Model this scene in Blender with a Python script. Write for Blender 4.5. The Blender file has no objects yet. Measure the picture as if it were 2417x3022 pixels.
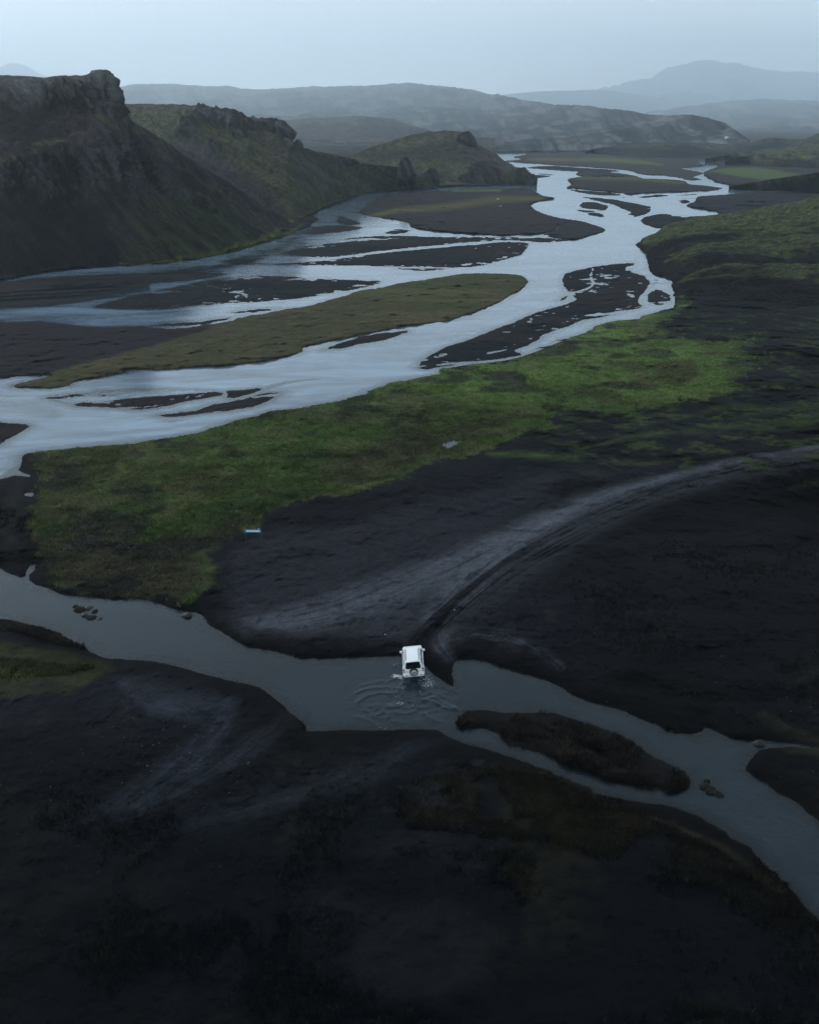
import bpy, bmesh, math, random
import numpy as np
from mathutils import Vector, Matrix, kdtree

random.seed(7)
scene = bpy.context.scene
C = scene.collection

# ------------------------------------------------------------------ camera
H = 45.5                      # metres above the river
F = 2804.0                    # focal length in photograph pixels (2417 x 3022)
CX, CY = 1208.5, 1511.0
PITCH = math.radians(22.37)
cam = bpy.data.cameras.new('camera')
cam.sensor_fit = 'VERTICAL'
cam.sensor_height = 24.0
cam.lens = F / 3022.0 * 24.0
cam.clip_start = 0.5
cam.clip_end = 60000.0
cam_ob = bpy.data.objects.new('camera', cam)
cam_ob.location = (0, 0, H)
cam_ob.rotation_euler = (math.radians(90) - PITCH, 0, 0)
C.objects.link(cam_ob)
scene.camera = cam_ob

# ------------------------------------------------------------------ sky, sun, exposure
SUN_EL, SUN_AZ = math.radians(40), math.radians(-48)
world = bpy.data.worlds.new('World')
scene.world = world
world.use_nodes = True
wt = world.node_tree
for n in list(wt.nodes):
    wt.nodes.remove(n)
wo = wt.nodes.new('ShaderNodeOutputWorld')
bg = wt.nodes.new('ShaderNodeBackground')
sky = wt.nodes.new('ShaderNodeTexSky')
sky.sky_type = 'NISHITA'
sky.sun_disc = False
sky.sun_elevation = SUN_EL
sky.sun_rotation = SUN_AZ
sky.air_density = 1.0
sky.dust_density = 1.5
SKY_STRENGTH = 0.1
bg.inputs['Strength'].default_value = SKY_STRENGTH
# the overcast: a pale layer with soft, faint structure in it
tc = wt.nodes.new('ShaderNodeTexCoord')
mp = wt.nodes.new('ShaderNodeMapping')
mp.inputs['Scale'].default_value = (1.0, 1.0, 5.0)
wn = wt.nodes.new('ShaderNodeTexNoise')
wn.inputs['Scale'].default_value = 2.2
wn.inputs['Detail'].default_value = 5.0
wn.inputs['Roughness'].default_value = 0.5
ramp = wt.nodes.new('ShaderNodeValToRGB')
ramp.color_ramp.elements[0].position = 0.3
ramp.color_ramp.elements[1].position = 0.7
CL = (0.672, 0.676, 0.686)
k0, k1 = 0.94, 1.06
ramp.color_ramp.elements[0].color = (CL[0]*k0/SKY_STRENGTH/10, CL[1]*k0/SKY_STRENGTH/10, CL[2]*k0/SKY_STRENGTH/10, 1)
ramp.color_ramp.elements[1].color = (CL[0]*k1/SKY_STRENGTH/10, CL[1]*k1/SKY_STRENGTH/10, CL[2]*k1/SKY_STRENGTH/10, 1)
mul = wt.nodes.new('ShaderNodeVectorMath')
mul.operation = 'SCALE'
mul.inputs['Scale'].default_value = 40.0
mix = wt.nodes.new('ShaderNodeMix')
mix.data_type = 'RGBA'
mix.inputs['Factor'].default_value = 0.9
wt.links.new(tc.outputs['Generated'], mp.inputs['Vector'])
wt.links.new(mp.outputs['Vector'], wn.inputs['Vector'])
wt.links.new(wn.outputs['Fac'], ramp.inputs['Fac'])
sep = wt.nodes.new('ShaderNodeSeparateXYZ')
wt.links.new(tc.outputs['Generated'], sep.inputs[0])
grad = wt.nodes.new('ShaderNodeValToRGB')        # glow added round the horizon to brighten the haze, dimmer overhead
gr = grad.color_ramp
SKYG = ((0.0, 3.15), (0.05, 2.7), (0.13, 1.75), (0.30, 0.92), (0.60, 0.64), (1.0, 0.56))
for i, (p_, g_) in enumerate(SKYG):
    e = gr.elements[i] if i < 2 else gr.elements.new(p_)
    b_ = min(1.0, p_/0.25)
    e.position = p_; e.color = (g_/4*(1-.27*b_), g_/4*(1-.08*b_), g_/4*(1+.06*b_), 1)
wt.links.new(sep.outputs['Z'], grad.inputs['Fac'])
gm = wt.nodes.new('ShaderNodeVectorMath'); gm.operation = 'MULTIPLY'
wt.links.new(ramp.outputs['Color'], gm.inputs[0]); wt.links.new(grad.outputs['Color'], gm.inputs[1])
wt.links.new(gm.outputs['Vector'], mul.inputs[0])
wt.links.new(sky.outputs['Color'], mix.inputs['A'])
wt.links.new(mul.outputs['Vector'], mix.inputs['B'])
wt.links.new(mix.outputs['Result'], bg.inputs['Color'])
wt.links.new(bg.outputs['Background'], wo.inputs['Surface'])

sun = bpy.data.lights.new('sun', 'SUN')
sun.energy = 1.4
sun.angle = math.radians(14)
sun.color = (1.0, 0.96, 0.92)
sun_ob = bpy.data.objects.new('sun', sun)
sd = Vector((math.sin(SUN_AZ)*math.cos(SUN_EL), math.cos(SUN_AZ)*math.cos(SUN_EL), math.sin(SUN_EL)))
sun_ob.rotation_euler = (-sd).to_track_quat('-Z', 'Y').to_euler()
sun_ob.location = (0, 0, 400)
C.objects.link(sun_ob)

vs = scene.view_settings
scene.display_settings.display_device = 'sRGB'
vs.view_transform = 'Standard'
vs.look = 'None'
vs.exposure = 0.40
vs.gamma = 1.0
vs.use_curve_mapping = False
scene.cycles.use_denoising = True
scene.cycles.denoiser = 'OPENIMAGEDENOISE'
scene.cycles.denoising_prefilter = 'NONE'
scene.cycles.use_adaptive_sampling = False
scene.cycles.sample_clamp_indirect = 2.0
scene.cycles.max_bounces = 6
scene.cycles.diffuse_bounces = 2
scene.cycles.glossy_bounces = 3
scene.cycles.transparent_max_bounces = 8
scene.cycles.volume_bounces = 3

# ------------------------------------------------------------------ maths helpers
SP, CP = math.sin(PITCH), math.cos(PITCH)

def tan_dep(v):
    return np.tan(PITCH + np.arctan((np.asarray(v, float) - CY) / F))

def dist_of(v, z=0.0):
    return (H - z) / tan_dep(v)

def x_of(u, Y, z):
    return (np.asarray(u, float) - CX) / F * (Y * CP + (H - z) * SP)

def project(P):
    """world points (n,3) -> photograph pixels"""
    dz = H - P[:, 2]
    dep = P[:, 1] * CP + dz * SP
    dep = np.where(np.abs(dep) < 1e-3, 1e-3, dep)
    up = P[:, 1] * SP - dz * CP
    return CX + F * P[:, 0] / dep, CY - F * up / dep

def at(u, v, z=0.0):
    Y = float(dist_of(v, z))
    return Vector((float(x_of(u, Y, z)), Y, z))

def _hash(ix, iy, seed):
    h = (ix.astype(np.int64) * 374761393 + iy.astype(np.int64) * 668265263 + seed * 974634777) & 0xFFFFFFFF
    h = ((h ^ (h >> 13)) * 1274126177) & 0xFFFFFFFF
    h = ((h ^ (h >> 16)) * 2246822519) & 0xFFFFFFFF
    return ((h ^ (h >> 15)) & 0xFFFFFF).astype(np.float64) / 0xFFFFFF

def vnoise(x, y, seed=0):
    x0, y0 = np.floor(x), np.floor(y)
    fx, fy = x - x0, y - y0
    fx = fx*fx*fx*(fx*(fx*6-15)+10); fy = fy*fy*fy*(fy*(fy*6-15)+10)
    ix, iy = x0.astype(np.int64), y0.astype(np.int64)
    a = _hash(ix, iy, seed); b = _hash(ix+1, iy, seed)
    c = _hash(ix, iy+1, seed); d = _hash(ix+1, iy+1, seed)
    return (a*(1-fx)+b*fx)*(1-fy) + (c*(1-fx)+d*fx)*fy

def fbm(x, y, octaves=4, seed=0, gain=0.5):
    s = np.zeros_like(np.asarray(x, float)); amp = 1.0; tot = 0.0
    c, n = math.cos(0.6), math.sin(0.6)
    for o in range(octaves):
        s += amp * vnoise(x, y, seed + o*17)
        tot += amp
        amp *= gain
        x, y = (x*c - y*n)*2.03 + 3.7, (x*n + y*c)*2.03 - 1.3
    return s / tot

def ridged(x, y, octaves=4, seed=0, gain=0.55):
    s = np.zeros_like(np.asarray(x, float)); amp = 1.0; tot = 0.0
    c, n = math.cos(0.6), math.sin(0.6)
    for o in range(octaves):
        s += amp * (1 - np.abs(2*vnoise(x, y, seed + o*17) - 1))
        tot += amp; amp *= gain
        x, y = (x*c - y*n)*2.03 + 3.7, (x*n + y*c)*2.03 - 1.3
    return s / tot

def sstep(a, b, x):
    t = np.clip((x - a) / (b - a), 0, 1)
    return t*t*(3-2*t)

def lerp(a, b, t):
    return a + (b - a) * t

def col(base, c, m):
    """blend colour c over base (n,3) by mask m"""
    return base + (np.asarray(c, float)[None, :] - base) * m[:, None]

def spline(pts, step=4.0, closed=True):
    p = np.asarray(pts, float); n = len(p); out = []
    for i in range(n if closed else n-1):
        if closed:
            a, b, c, d = p[(i-1) % n], p[i], p[(i+1) % n], p[(i+2) % n]
        else:
            a, b, c, d = p[max(i-1, 0)], p[i], p[i+1], p[min(i+2, n-1)]
        k = max(2, int(np.hypot(*(c-b)) / step))
        t = np.linspace(0, 1, k, endpoint=False)[:, None]
        # softened Catmull-Rom (tension) so long thin shapes do not overshoot
        m1, m2 = (c-a)*0.32, (d-b)*0.32
        L = np.hypot(*(c-b)) + 1e-6
        for m in (m1, m2):
            lm = np.hypot(*m)
            if lm > L: m *= L/lm
        out.append((2*t**3-3*t**2+1)*b + (t**3-2*t**2+t)*m1 + (-2*t**3+3*t**2)*c + (t**3-t**2)*m2)
    return np.vstack(out)

def wobble(poly, ax=3.0, ay=1.4, seed=0):
    d = np.r_[0, np.cumsum(np.hypot(np.diff(poly[:, 0]), np.diff(poly[:, 1])))]
    out = poly.copy()
    for sc, k in ((60.0, 0.9), (24.0, 0.8), (10.0, 0.6), (5.0, 0.35)):
        out[:, 0] += ax*k*(2*vnoise(d/sc, d*0+seed*3.1, seed)-1)
        out[:, 1] += ay*k*(2*vnoise(d/sc, d*0+seed*5.7+9, seed+50)-1)
    return out

def inside(u, v, poly):
    r = np.zeros(u.shape, bool)
    a = poly; b = np.roll(poly, -1, 0)
    for (x1, y1), (x2, y2) in zip(a, b):
        if y1 == y2: continue
        c = (y1 > v) != (y2 > v)
        if not c.any(): continue
        r ^= c & (u < (x2-x1)*(v-y1)/(y2-y1)+x1)
    return r

def sdist(u, v, poly, ky=1.0):
    """signed pixel distance to polygon (positive inside); ky weighs vertical distance"""
    best = np.full(u.shape, 1e18)
    a = poly; b = np.roll(poly, -1, 0)
    for (x1, y1), (x2, y2) in zip(a, b):
        dx, dy = x2-x1, (y2-y1)*ky
        L = dx*dx+dy*dy + 1e-9
        px, py = u-x1, (v-y1)*ky
        t = np.clip((px*dx+py*dy)/L, 0, 1)
        best = np.minimum(best, (px-t*dx)**2+(py-t*dy)**2)
    d = np.sqrt(best)
    return np.where(inside(u, v, poly), d, -d)

def soft(u, v, pts, s=12.0, ky=2.0, noise=None, amp=0.0):
    """soft-edged polygon mask in 0..1"""
    poly = np.asarray(pts, float)
    m = np.zeros(u.shape)
    pad = s*2 + amp*2 + 4
    lo, hi = poly.min(0)-pad, poly.max(0)+pad
    k = (u > lo[0]) & (u < hi[0]) & (v > lo[1]) & (v < hi[1])
    if not k.any(): return m
    d = sdist(u[k], v[k], poly, ky)
    if noise is not None: d = d + (noise[k]-0.5)*2*amp
    m[k] = sstep(-s, s, d)
    return m

def stroke(u, v, pts, widths, s=0.5, ky=2.0, noise=None, amp=0.0, arc=None):
    """soft brush along a polyline; widths = half widths at the points. returns mask, offset"""
    p = spline(pts, 12.0, closed=False)
    w = np.interp(np.linspace(0, 1, len(p)), np.linspace(0, 1, len(widths)), widths)
    m = np.zeros(u.shape); off = np.zeros(u.shape)
    pad = max(widths)*2+amp*2
    k = (u > p[:, 0].min()-pad) & (u < p[:, 0].max()+pad) & (v > p[:, 1].min()-pad) & (v < p[:, 1].max()+pad)
    if not k.any(): return m, off
    uu, vv = u[k], v[k]
    best = np.full(uu.shape, 1e18); bw = np.ones(uu.shape); bs = np.zeros(uu.shape); ba = np.zeros(uu.shape); run = 0.0
    for i in range(len(p)-1):
        x1, y1 = p[i]; x2, y2 = p[i+1]
        dx, dy = x2-x1, (y2-y1)*ky
        L = dx*dx+dy*dy+1e-9
        px, py = uu-x1, (vv-y1)*ky
        t = np.clip((px*dx+py*dy)/L, 0, 1)
        d = (px-t*dx)**2+(py-t*dy)**2
        c = d < best
        best = np.where(c, d, best); bw = np.where(c, w[i]+(w[i+1]-w[i])*t, bw)
        bs = np.where(c, np.sign(px*dy-py*dx), bs); ba = np.where(c, run+t*math.sqrt(L), ba); run += math.sqrt(L)
    r = np.sqrt(best)
    off[k] = r*bs
    if arc is not None: arc[k] = ba
    if noise is not None: r = r + (noise[k]-0.5)*2*amp
    m[k] = 1 - sstep(1-s, 1+s*0.4, r/np.maximum(bw, 1e-3))
    return m, off

# ------------------------------------------------------------------ scene helpers
def tag(o, label=None, cat=None, group=None, kind=None):
    if label: o['label'] = label
    if cat: o['category'] = cat
    if group: o['group'] = group
    if kind: o['kind'] = kind
    return o

def mesh_object(name, verts, faces, mat=None, parent=None, smooth=True):
    me = bpy.data.meshes.new(name)
    verts = np.asarray(verts, np.float32); faces = np.asarray(faces, np.int32)
    me.vertices.add(len(verts)); me.vertices.foreach_set('co', verts.ravel())
    k = faces.shape[1]
    me.loops.add(faces.size); me.loops.foreach_set('vertex_index', faces.ravel())
    me.polygons.add(len(faces))
    me.polygons.foreach_set('loop_start', np.arange(0, faces.size, k, dtype=np.int32))
    me.polygons.foreach_set('loop_total', np.full(len(faces), k, np.int32))
    me.polygons.foreach_set('use_smooth', np.full(len(faces), smooth, bool))
    me.update(calc_edges=True)
    if mat: me.materials.append(mat)
    o = bpy.data.objects.new(name, me)
    C.objects.link(o)
    if parent: o.parent = parent
    return o

def set_attr(o, name, arr, typ='FLOAT'):
    a = o.data.attributes.new(name, typ, 'POINT')
    if typ == 'FLOAT_COLOR':
        c = np.ones((len(arr), 4), np.float32); c[:, :3] = np.clip(arr, 0.0015, 1)
        a.data.foreach_set('color', c.ravel())
    else:
        a.data.foreach_set('value', np.asarray(arr, np.float32))

def grid_faces(nr, nc):
    i = np.arange(nr-1)[:, None]*nc + np.arange(nc-1)[None, :]
    return np.stack([i, i+1, i+nc+1, i+nc], -1).reshape(-1, 4)

def grid_normals(V, nr, nc):
    P = V.reshape(nr, nc, 3)
    du = np.gradient(P, axis=1); dv = np.gradient(P, axis=0)
    n = np.cross(du, dv).reshape(-1, 3)
    n /= np.linalg.norm(n, axis=1)[:, None] + 1e-9
    return n

# ------------------------------------------------------------------ materials
def new_mat(name):
    m = bpy.data.materials.new(name); m.use_nodes = True
    nt = m.node_tree
    for n in list(nt.nodes): nt.nodes.remove(n)
    return m, nt, nt.nodes.new('ShaderNodeOutputMaterial')

def terrain_material(name, scale=1.0, contrast=0.5, bump=0.25):
    m, nt, out = new_mat(name)
    N, L = nt.nodes, nt.links
    b = N.new('ShaderNodeBsdfPrincipled')
    b.inputs['Roughness'].default_value = 0.95
    b.inputs['Specular IOR Level'].default_value = 0.06
    at_ = N.new('ShaderNodeAttribute'); at_.attribute_name = 'tint'
    t = N.new('ShaderNodeTexCoord')
    n1 = N.new('ShaderNodeTexNoise'); n1.inputs['Scale'].default_value = 0.9*scale
    n1.inputs['Detail'].default_value = 9; n1.inputs['Roughness'].default_value = 0.75
    n2 = N.new('ShaderNodeTexNoise'); n2.inputs['Scale'].default_value = 6.0*scale
    n2.inputs['Detail'].default_value = 4; n2.inputs['Roughness'].default_value = 0.7
    for n in (n1, n2): L.new(t.outputs['Object'], n.inputs['Vector'])
    add = N.new('ShaderNodeMath'); add.operation = 'ADD'
    L.new(n1.outputs['Fac'], add.inputs[0]); L.new(n2.outputs['Fac'], add.inputs[1])
    mr = N.new('ShaderNodeMapRange')
    mr.inputs['From Min'].default_value = 0.55; mr.inputs['From Max'].default_value = 1.45
    mr.inputs['To Min'].default_value = 1-contrast; mr.inputs['To Max'].default_value = 1+contrast
    L.new(add.outputs[0], mr.inputs['Value'])
    sc = N.new('ShaderNodeVectorMath'); sc.operation = 'SCALE'
    L.new(at_.outputs['Color'], sc.inputs[0]); L.new(mr.outputs['Result'], sc.inputs['Scale'])
    L.new(sc.outputs['Vector'], b.inputs['Base Color'])
    bp = N.new('ShaderNodeBump'); bp.inputs['Strength'].default_value = bump
    bp.inputs['Distance'].default_value = 0.3/scale
    L.new(add.outputs[0], bp.inputs['Height'])
    L.new(bp.outputs['Normal'], b.inputs['Normal'])
    L.new(b.outputs['BSDF'], out.inputs['Surface'])
    return m

def plain_mat(name, color, rough=0.6, metal=0.0, spec=0.5, noise=0.0, nscale=20.0):
    m, nt, out = new_mat(name)
    N, L = nt.nodes, nt.links
    b = N.new('ShaderNodeBsdfPrincipled')
    b.inputs['Roughness'].default_value = rough
    b.inputs['Metallic'].default_value = metal
    b.inputs['Specular IOR Level'].default_value = spec
    if noise > 0:
        t = N.new('ShaderNodeTexCoord')
        n = N.new('ShaderNodeTexNoise'); n.inputs['Scale'].default_value = nscale; n.inputs['Detail'].default_value = 6
        L.new(t.outputs['Object'], n.inputs['Vector'])
        r = N.new('ShaderNodeValToRGB')
        r.color_ramp.elements[0].position = 0.3; r.color_ramp.elements[1].position = 0.7
        r.color_ramp.elements[0].color = tuple(c*(1-noise) for c in color) + (1,)
        r.color_ramp.elements[1].color = tuple(min(1, c*(1+noise)) for c in color) + (1,)
        L.new(n.outputs['Fac'], r.inputs['Fac']); L.new(r.outputs['Color'], b.inputs['Base Color'])
    else:
        b.inputs['Base Color'].default_value = tuple(color) + (1,)
    L.new(b.outputs['BSDF'], out.inputs['Surface'])
    return m

def water_material(name, silt, rough, lo, hi, clear):
    m, nt, out = new_mat(name)
    N, L = nt.nodes, nt.links
    t = N.new('ShaderNodeTexCoord')
    mpn = N.new('ShaderNodeMapping'); mpn.inputs['Rotation'].default_value = (0, 0, 0.35)
    mpn.inputs['Scale'].default_value = (0.7, 1.1, 1.0)
    L.new(t.outputs['Object'], mpn.inputs['Vector'])
    n1 = N.new('ShaderNodeTexNoise'); n1.inputs['Scale'].default_value = 2.4
    n1.inputs['Detail'].default_value = 6; n1.inputs['Roughness'].default_value = 0.65
    n1.inputs['Distortion'].default_value = 0.6
    n2 = N.new('ShaderNodeTexNoise'); n2.inputs['Scale'].default_value = 0.07
    n2.inputs['Detail'].default_value = 5; n2.inputs['Roughness'].default_value = 0.6
    L.new(mpn.outputs['Vector'], n1.inputs['Vector'])
    mp2 = N.new('ShaderNodeMapping'); mp2.inputs['Rotation'].default_value = (0, 0, -0.5)
    mp2.inputs['Scale'].default_value = (0.5, 1.6, 1.0)
    L.new(t.outputs['Object'], mp2.inputs['Vector']); L.new(mp2.outputs['Vector'], n2.inputs['Vector'])
    # calm and ruffled patches
    mr = N.new('ShaderNodeMapRange')
    mr.inputs['From Min'].default_value = 0.35; mr.inputs['From Max'].default_value = 0.65
    mr.inputs['To Min'].default_value = lo; mr.inputs['To Max'].default_value = hi
    L.new(n2.outputs['Fac'], mr.inputs['Value'])
    bp = N.new('ShaderNodeBump'); bp.inputs['Distance'].default_value = 0.10
    L.new(mr.outputs['Result'], bp.inputs['Strength']); L.new(n1.outputs['Fac'], bp.inputs['Height'])
    fr = N.new('ShaderNodeFresnel'); fr.inputs['IOR'].default_value = 1.333
    L.new(bp.outputs['Normal'], fr.inputs['Normal'])
    gl = N.new('ShaderNodeBsdfGlossy'); gl.inputs['Roughness'].default_value = rough
    gl.inputs['Color'].default_value = (1, 1, 1, 1)
    L.new(bp.outputs['Normal'], gl.inputs['Normal'])
    tr = N.new('ShaderNodeBsdfTransparent'); tr.inputs['Color'].default_value = (0.75, 0.85, 0.88, 1)
    df = N.new('ShaderNodeBsdfDiffuse')
    sr = N.new('ShaderNodeValToRGB'); sr.color_ramp.elements[0].position = .36; sr.color_ramp.elements[1].position = .64
    sr.color_ramp.elements[0].color = tuple(x*.62 for x in silt)+(1,); sr.color_ramp.elements[1].color = tuple(x*1.35 for x in silt)+(1,)
    n3 = N.new('ShaderNodeTexNoise'); n3.inputs['Scale'].default_value = 0.075; n3.inputs['Detail'].default_value = 8; n3.inputs['Roughness'].default_value = .65; n3.inputs['Distortion'].default_value = .8
    L.new(mp2.outputs['Vector'], n3.inputs['Vector']); L.new(n3.outputs['Fac'], sr.inputs['Fac']); L.new(sr.outputs['Color'], df.inputs['Color'])
    clr = N.new('ShaderNodeAttribute'); clr.attribute_name = 'clear'
    cm = N.new('ShaderNodeMix'); cm.data_type = 'RGBA'; cm.inputs['B'].default_value = (0.012, 0.018, 0.023, 1)
    L.new(clr.outputs['Fac'], cm.inputs['Factor']); L.new(sr.outputs['Color'], cm.inputs['A']); L.new(cm.outputs['Result'], df.inputs['Color'])
    dep = N.new('ShaderNodeAttribute'); dep.attribute_name = 'depth'
    dr = N.new('ShaderNodeMapRange'); dr.inputs['From Max'].default_value = clear
    dr.inputs['To Min'].default_value = 0.0; dr.inputs['To Max'].default_value = 1.0
    L.new(dep.outputs['Fac'], dr.inputs['Value'])
    m1 = N.new('ShaderNodeMixShader'); m2 = N.new('ShaderNodeMixShader')
    L.new(dr.outputs['Result'], m1.inputs['Fac']); L.new(tr.outputs[0], m1.inputs[1]); L.new(df.outputs[0], m1.inputs[2])
    L.new(fr.outputs['Fac'], m2.inputs['Fac']); L.new(m1.outputs[0], m2.inputs[1]); L.new(gl.outputs[0], m2.inputs[2])
    L.new(m2.outputs[0], out.inputs['Surface'])
    return m

MAT_GROUND = terrain_material('volcanic ground and moss', 1.0, 0.85, 0.6)
MAT_HILL = terrain_material('hillside', 0.35, 0.85, 0.8)
MAT_FAR = terrain_material('distant hillside', 0.03, 0.7, 0.6)
MAT_WATER = water_material('silty glacial water', (0.128, 0.180, 0.235), 0.06, 0.05, 0.22, 0.22)
MAT_STREAM = water_material('clear stream water', (0.0050, 0.0115, 0.0175), 0.06, 0.08, 0.42, 0.35)

# ------------------------------------------------------------------ shore lines traced from the ground plan
BRAIDED = [(-400,862),(-200,845),(0,828),(157,800),(365,783),(522,772),(663,748),(741,727),(814,707),(868,685),(900,672),(938,648),(920,638),(945,620),(972,610),(1004,600),(1035,590),(1061,577),(1113,568),(1165,565),(1244,561),(1285,556),(1301,551),(1374,548),(1478,545),(1500,543),(1577,541),(1579,527),(1568,512),(1550,497),(1522,494),(1494,478),(1483,471),(1463,446),(1511,442.5),(1741,442),(1900,456),(2065,466),(2090,472),(2122,488),(2077,510),(2117,536),(2186,549.5),(2239,565.5),(2138,573.5),(2059,581),(2050,595),(2024,606),(2128,629),(2060,640),(2005,643),(1952,674),(1926,696),(1875,720),(1888,733),(1915,746),(1910,759),(1920,801),(1957,817),(1984,830),(1986,854),(1994,870),(1984,907),(1952,918),(1894,934),(1883,942),(1819,947),(1761,961),(1735,978),(1675,1001),(1596,1032),(1553,1049),(1500,1063),(1452,1069),(1374,1078),(1301,1090),(1296,1103),(1254,1111),(1218,1121),(1165,1127),(1124,1142),(1090,1153),(1082,1163),(998,1184),(957,1192),(878,1208),(800,1215),(757,1228),(715,1238),(626,1265),(548,1285),(475,1296),(402,1309),(334,1314),(245,1322),(157,1330),(99,1336),(76,1342),(67,1353),(66,1369),(56,1388),(86,1404),(84,1408),(47,1403),(0,1415),(-200,1480),(-400,1500)]
NEAR_RIVER = [(-300,1640),(0,1678),(21,1689),(52,1699),(68,1699),(78,1683),(94,1664),(107,1667),(99,1686),(86,1702),(99,1723),(151,1736),(172,1749),(235,1757),(292,1762),(334,1769),(381,1764),(433,1767),(459,1780),(501,1790),(522,1798),(574,1806),(605,1822),(613,1840),(652,1864),(694,1890),(741,1908),(809,1921),(861,1937),(904,1941),(983,1942),(1087,1937),(1160,1933),(1190,1936),(1225,1946),(1256,1963),(1280,1984),(1301,2005),(1322,2022),(1338,2026),(1341,2010),(1333,1989),(1338,1963),(1353,1947),(1385,1940),(1426,1947),(1463,1963),(1531,1984),(1604,2002),(1646,2026),(1697,2054),(1755,2070),(1840,2099),(1894,2123),(1979,2157),(2032,2165),(2073,2158),(2080,2147),(2112,2157),(2154,2179),(2234,2181),(2330,2192),(2417,2208),(2600,2240),(2600,2232),(2417,2214),(2346,2203),(2298,2206),(2245,2211),(2218,2235),(2197,2267),(2234,2296),(2298,2336),(2351,2368),(2378,2395),(2417,2427),(2600,2560),(2900,2760),(2900,3150),(2600,2900),(2417,2722),(2351,2645),(2293,2586),(2234,2528),(2207,2496),(2150,2475),(2144,2459),(2085,2424),(2032,2400),(1979,2381),(1872,2365),(1798,2352),(1750,2339),(1742,2325),(1670,2299),(1628,2278),(1583,2261),(1531,2242),(1452,2216),(1374,2195),(1312,2169),(1291,2154),(1244,2154),(1113,2155),(1009,2155),(903,2157),(897,2136),(857,2104),(839,2083),(814,2062),(773,2033),(720,2018),(652,2002),(600,1989),(543,1971),(501,1960),(449,1951),(376,1947),(313,1939),(271,1924),(251,1908),(224,1900),(198,1884),(172,1866),(130,1853),(52,1837),(37,1827),(0,1827),(-300,1815)]
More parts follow.
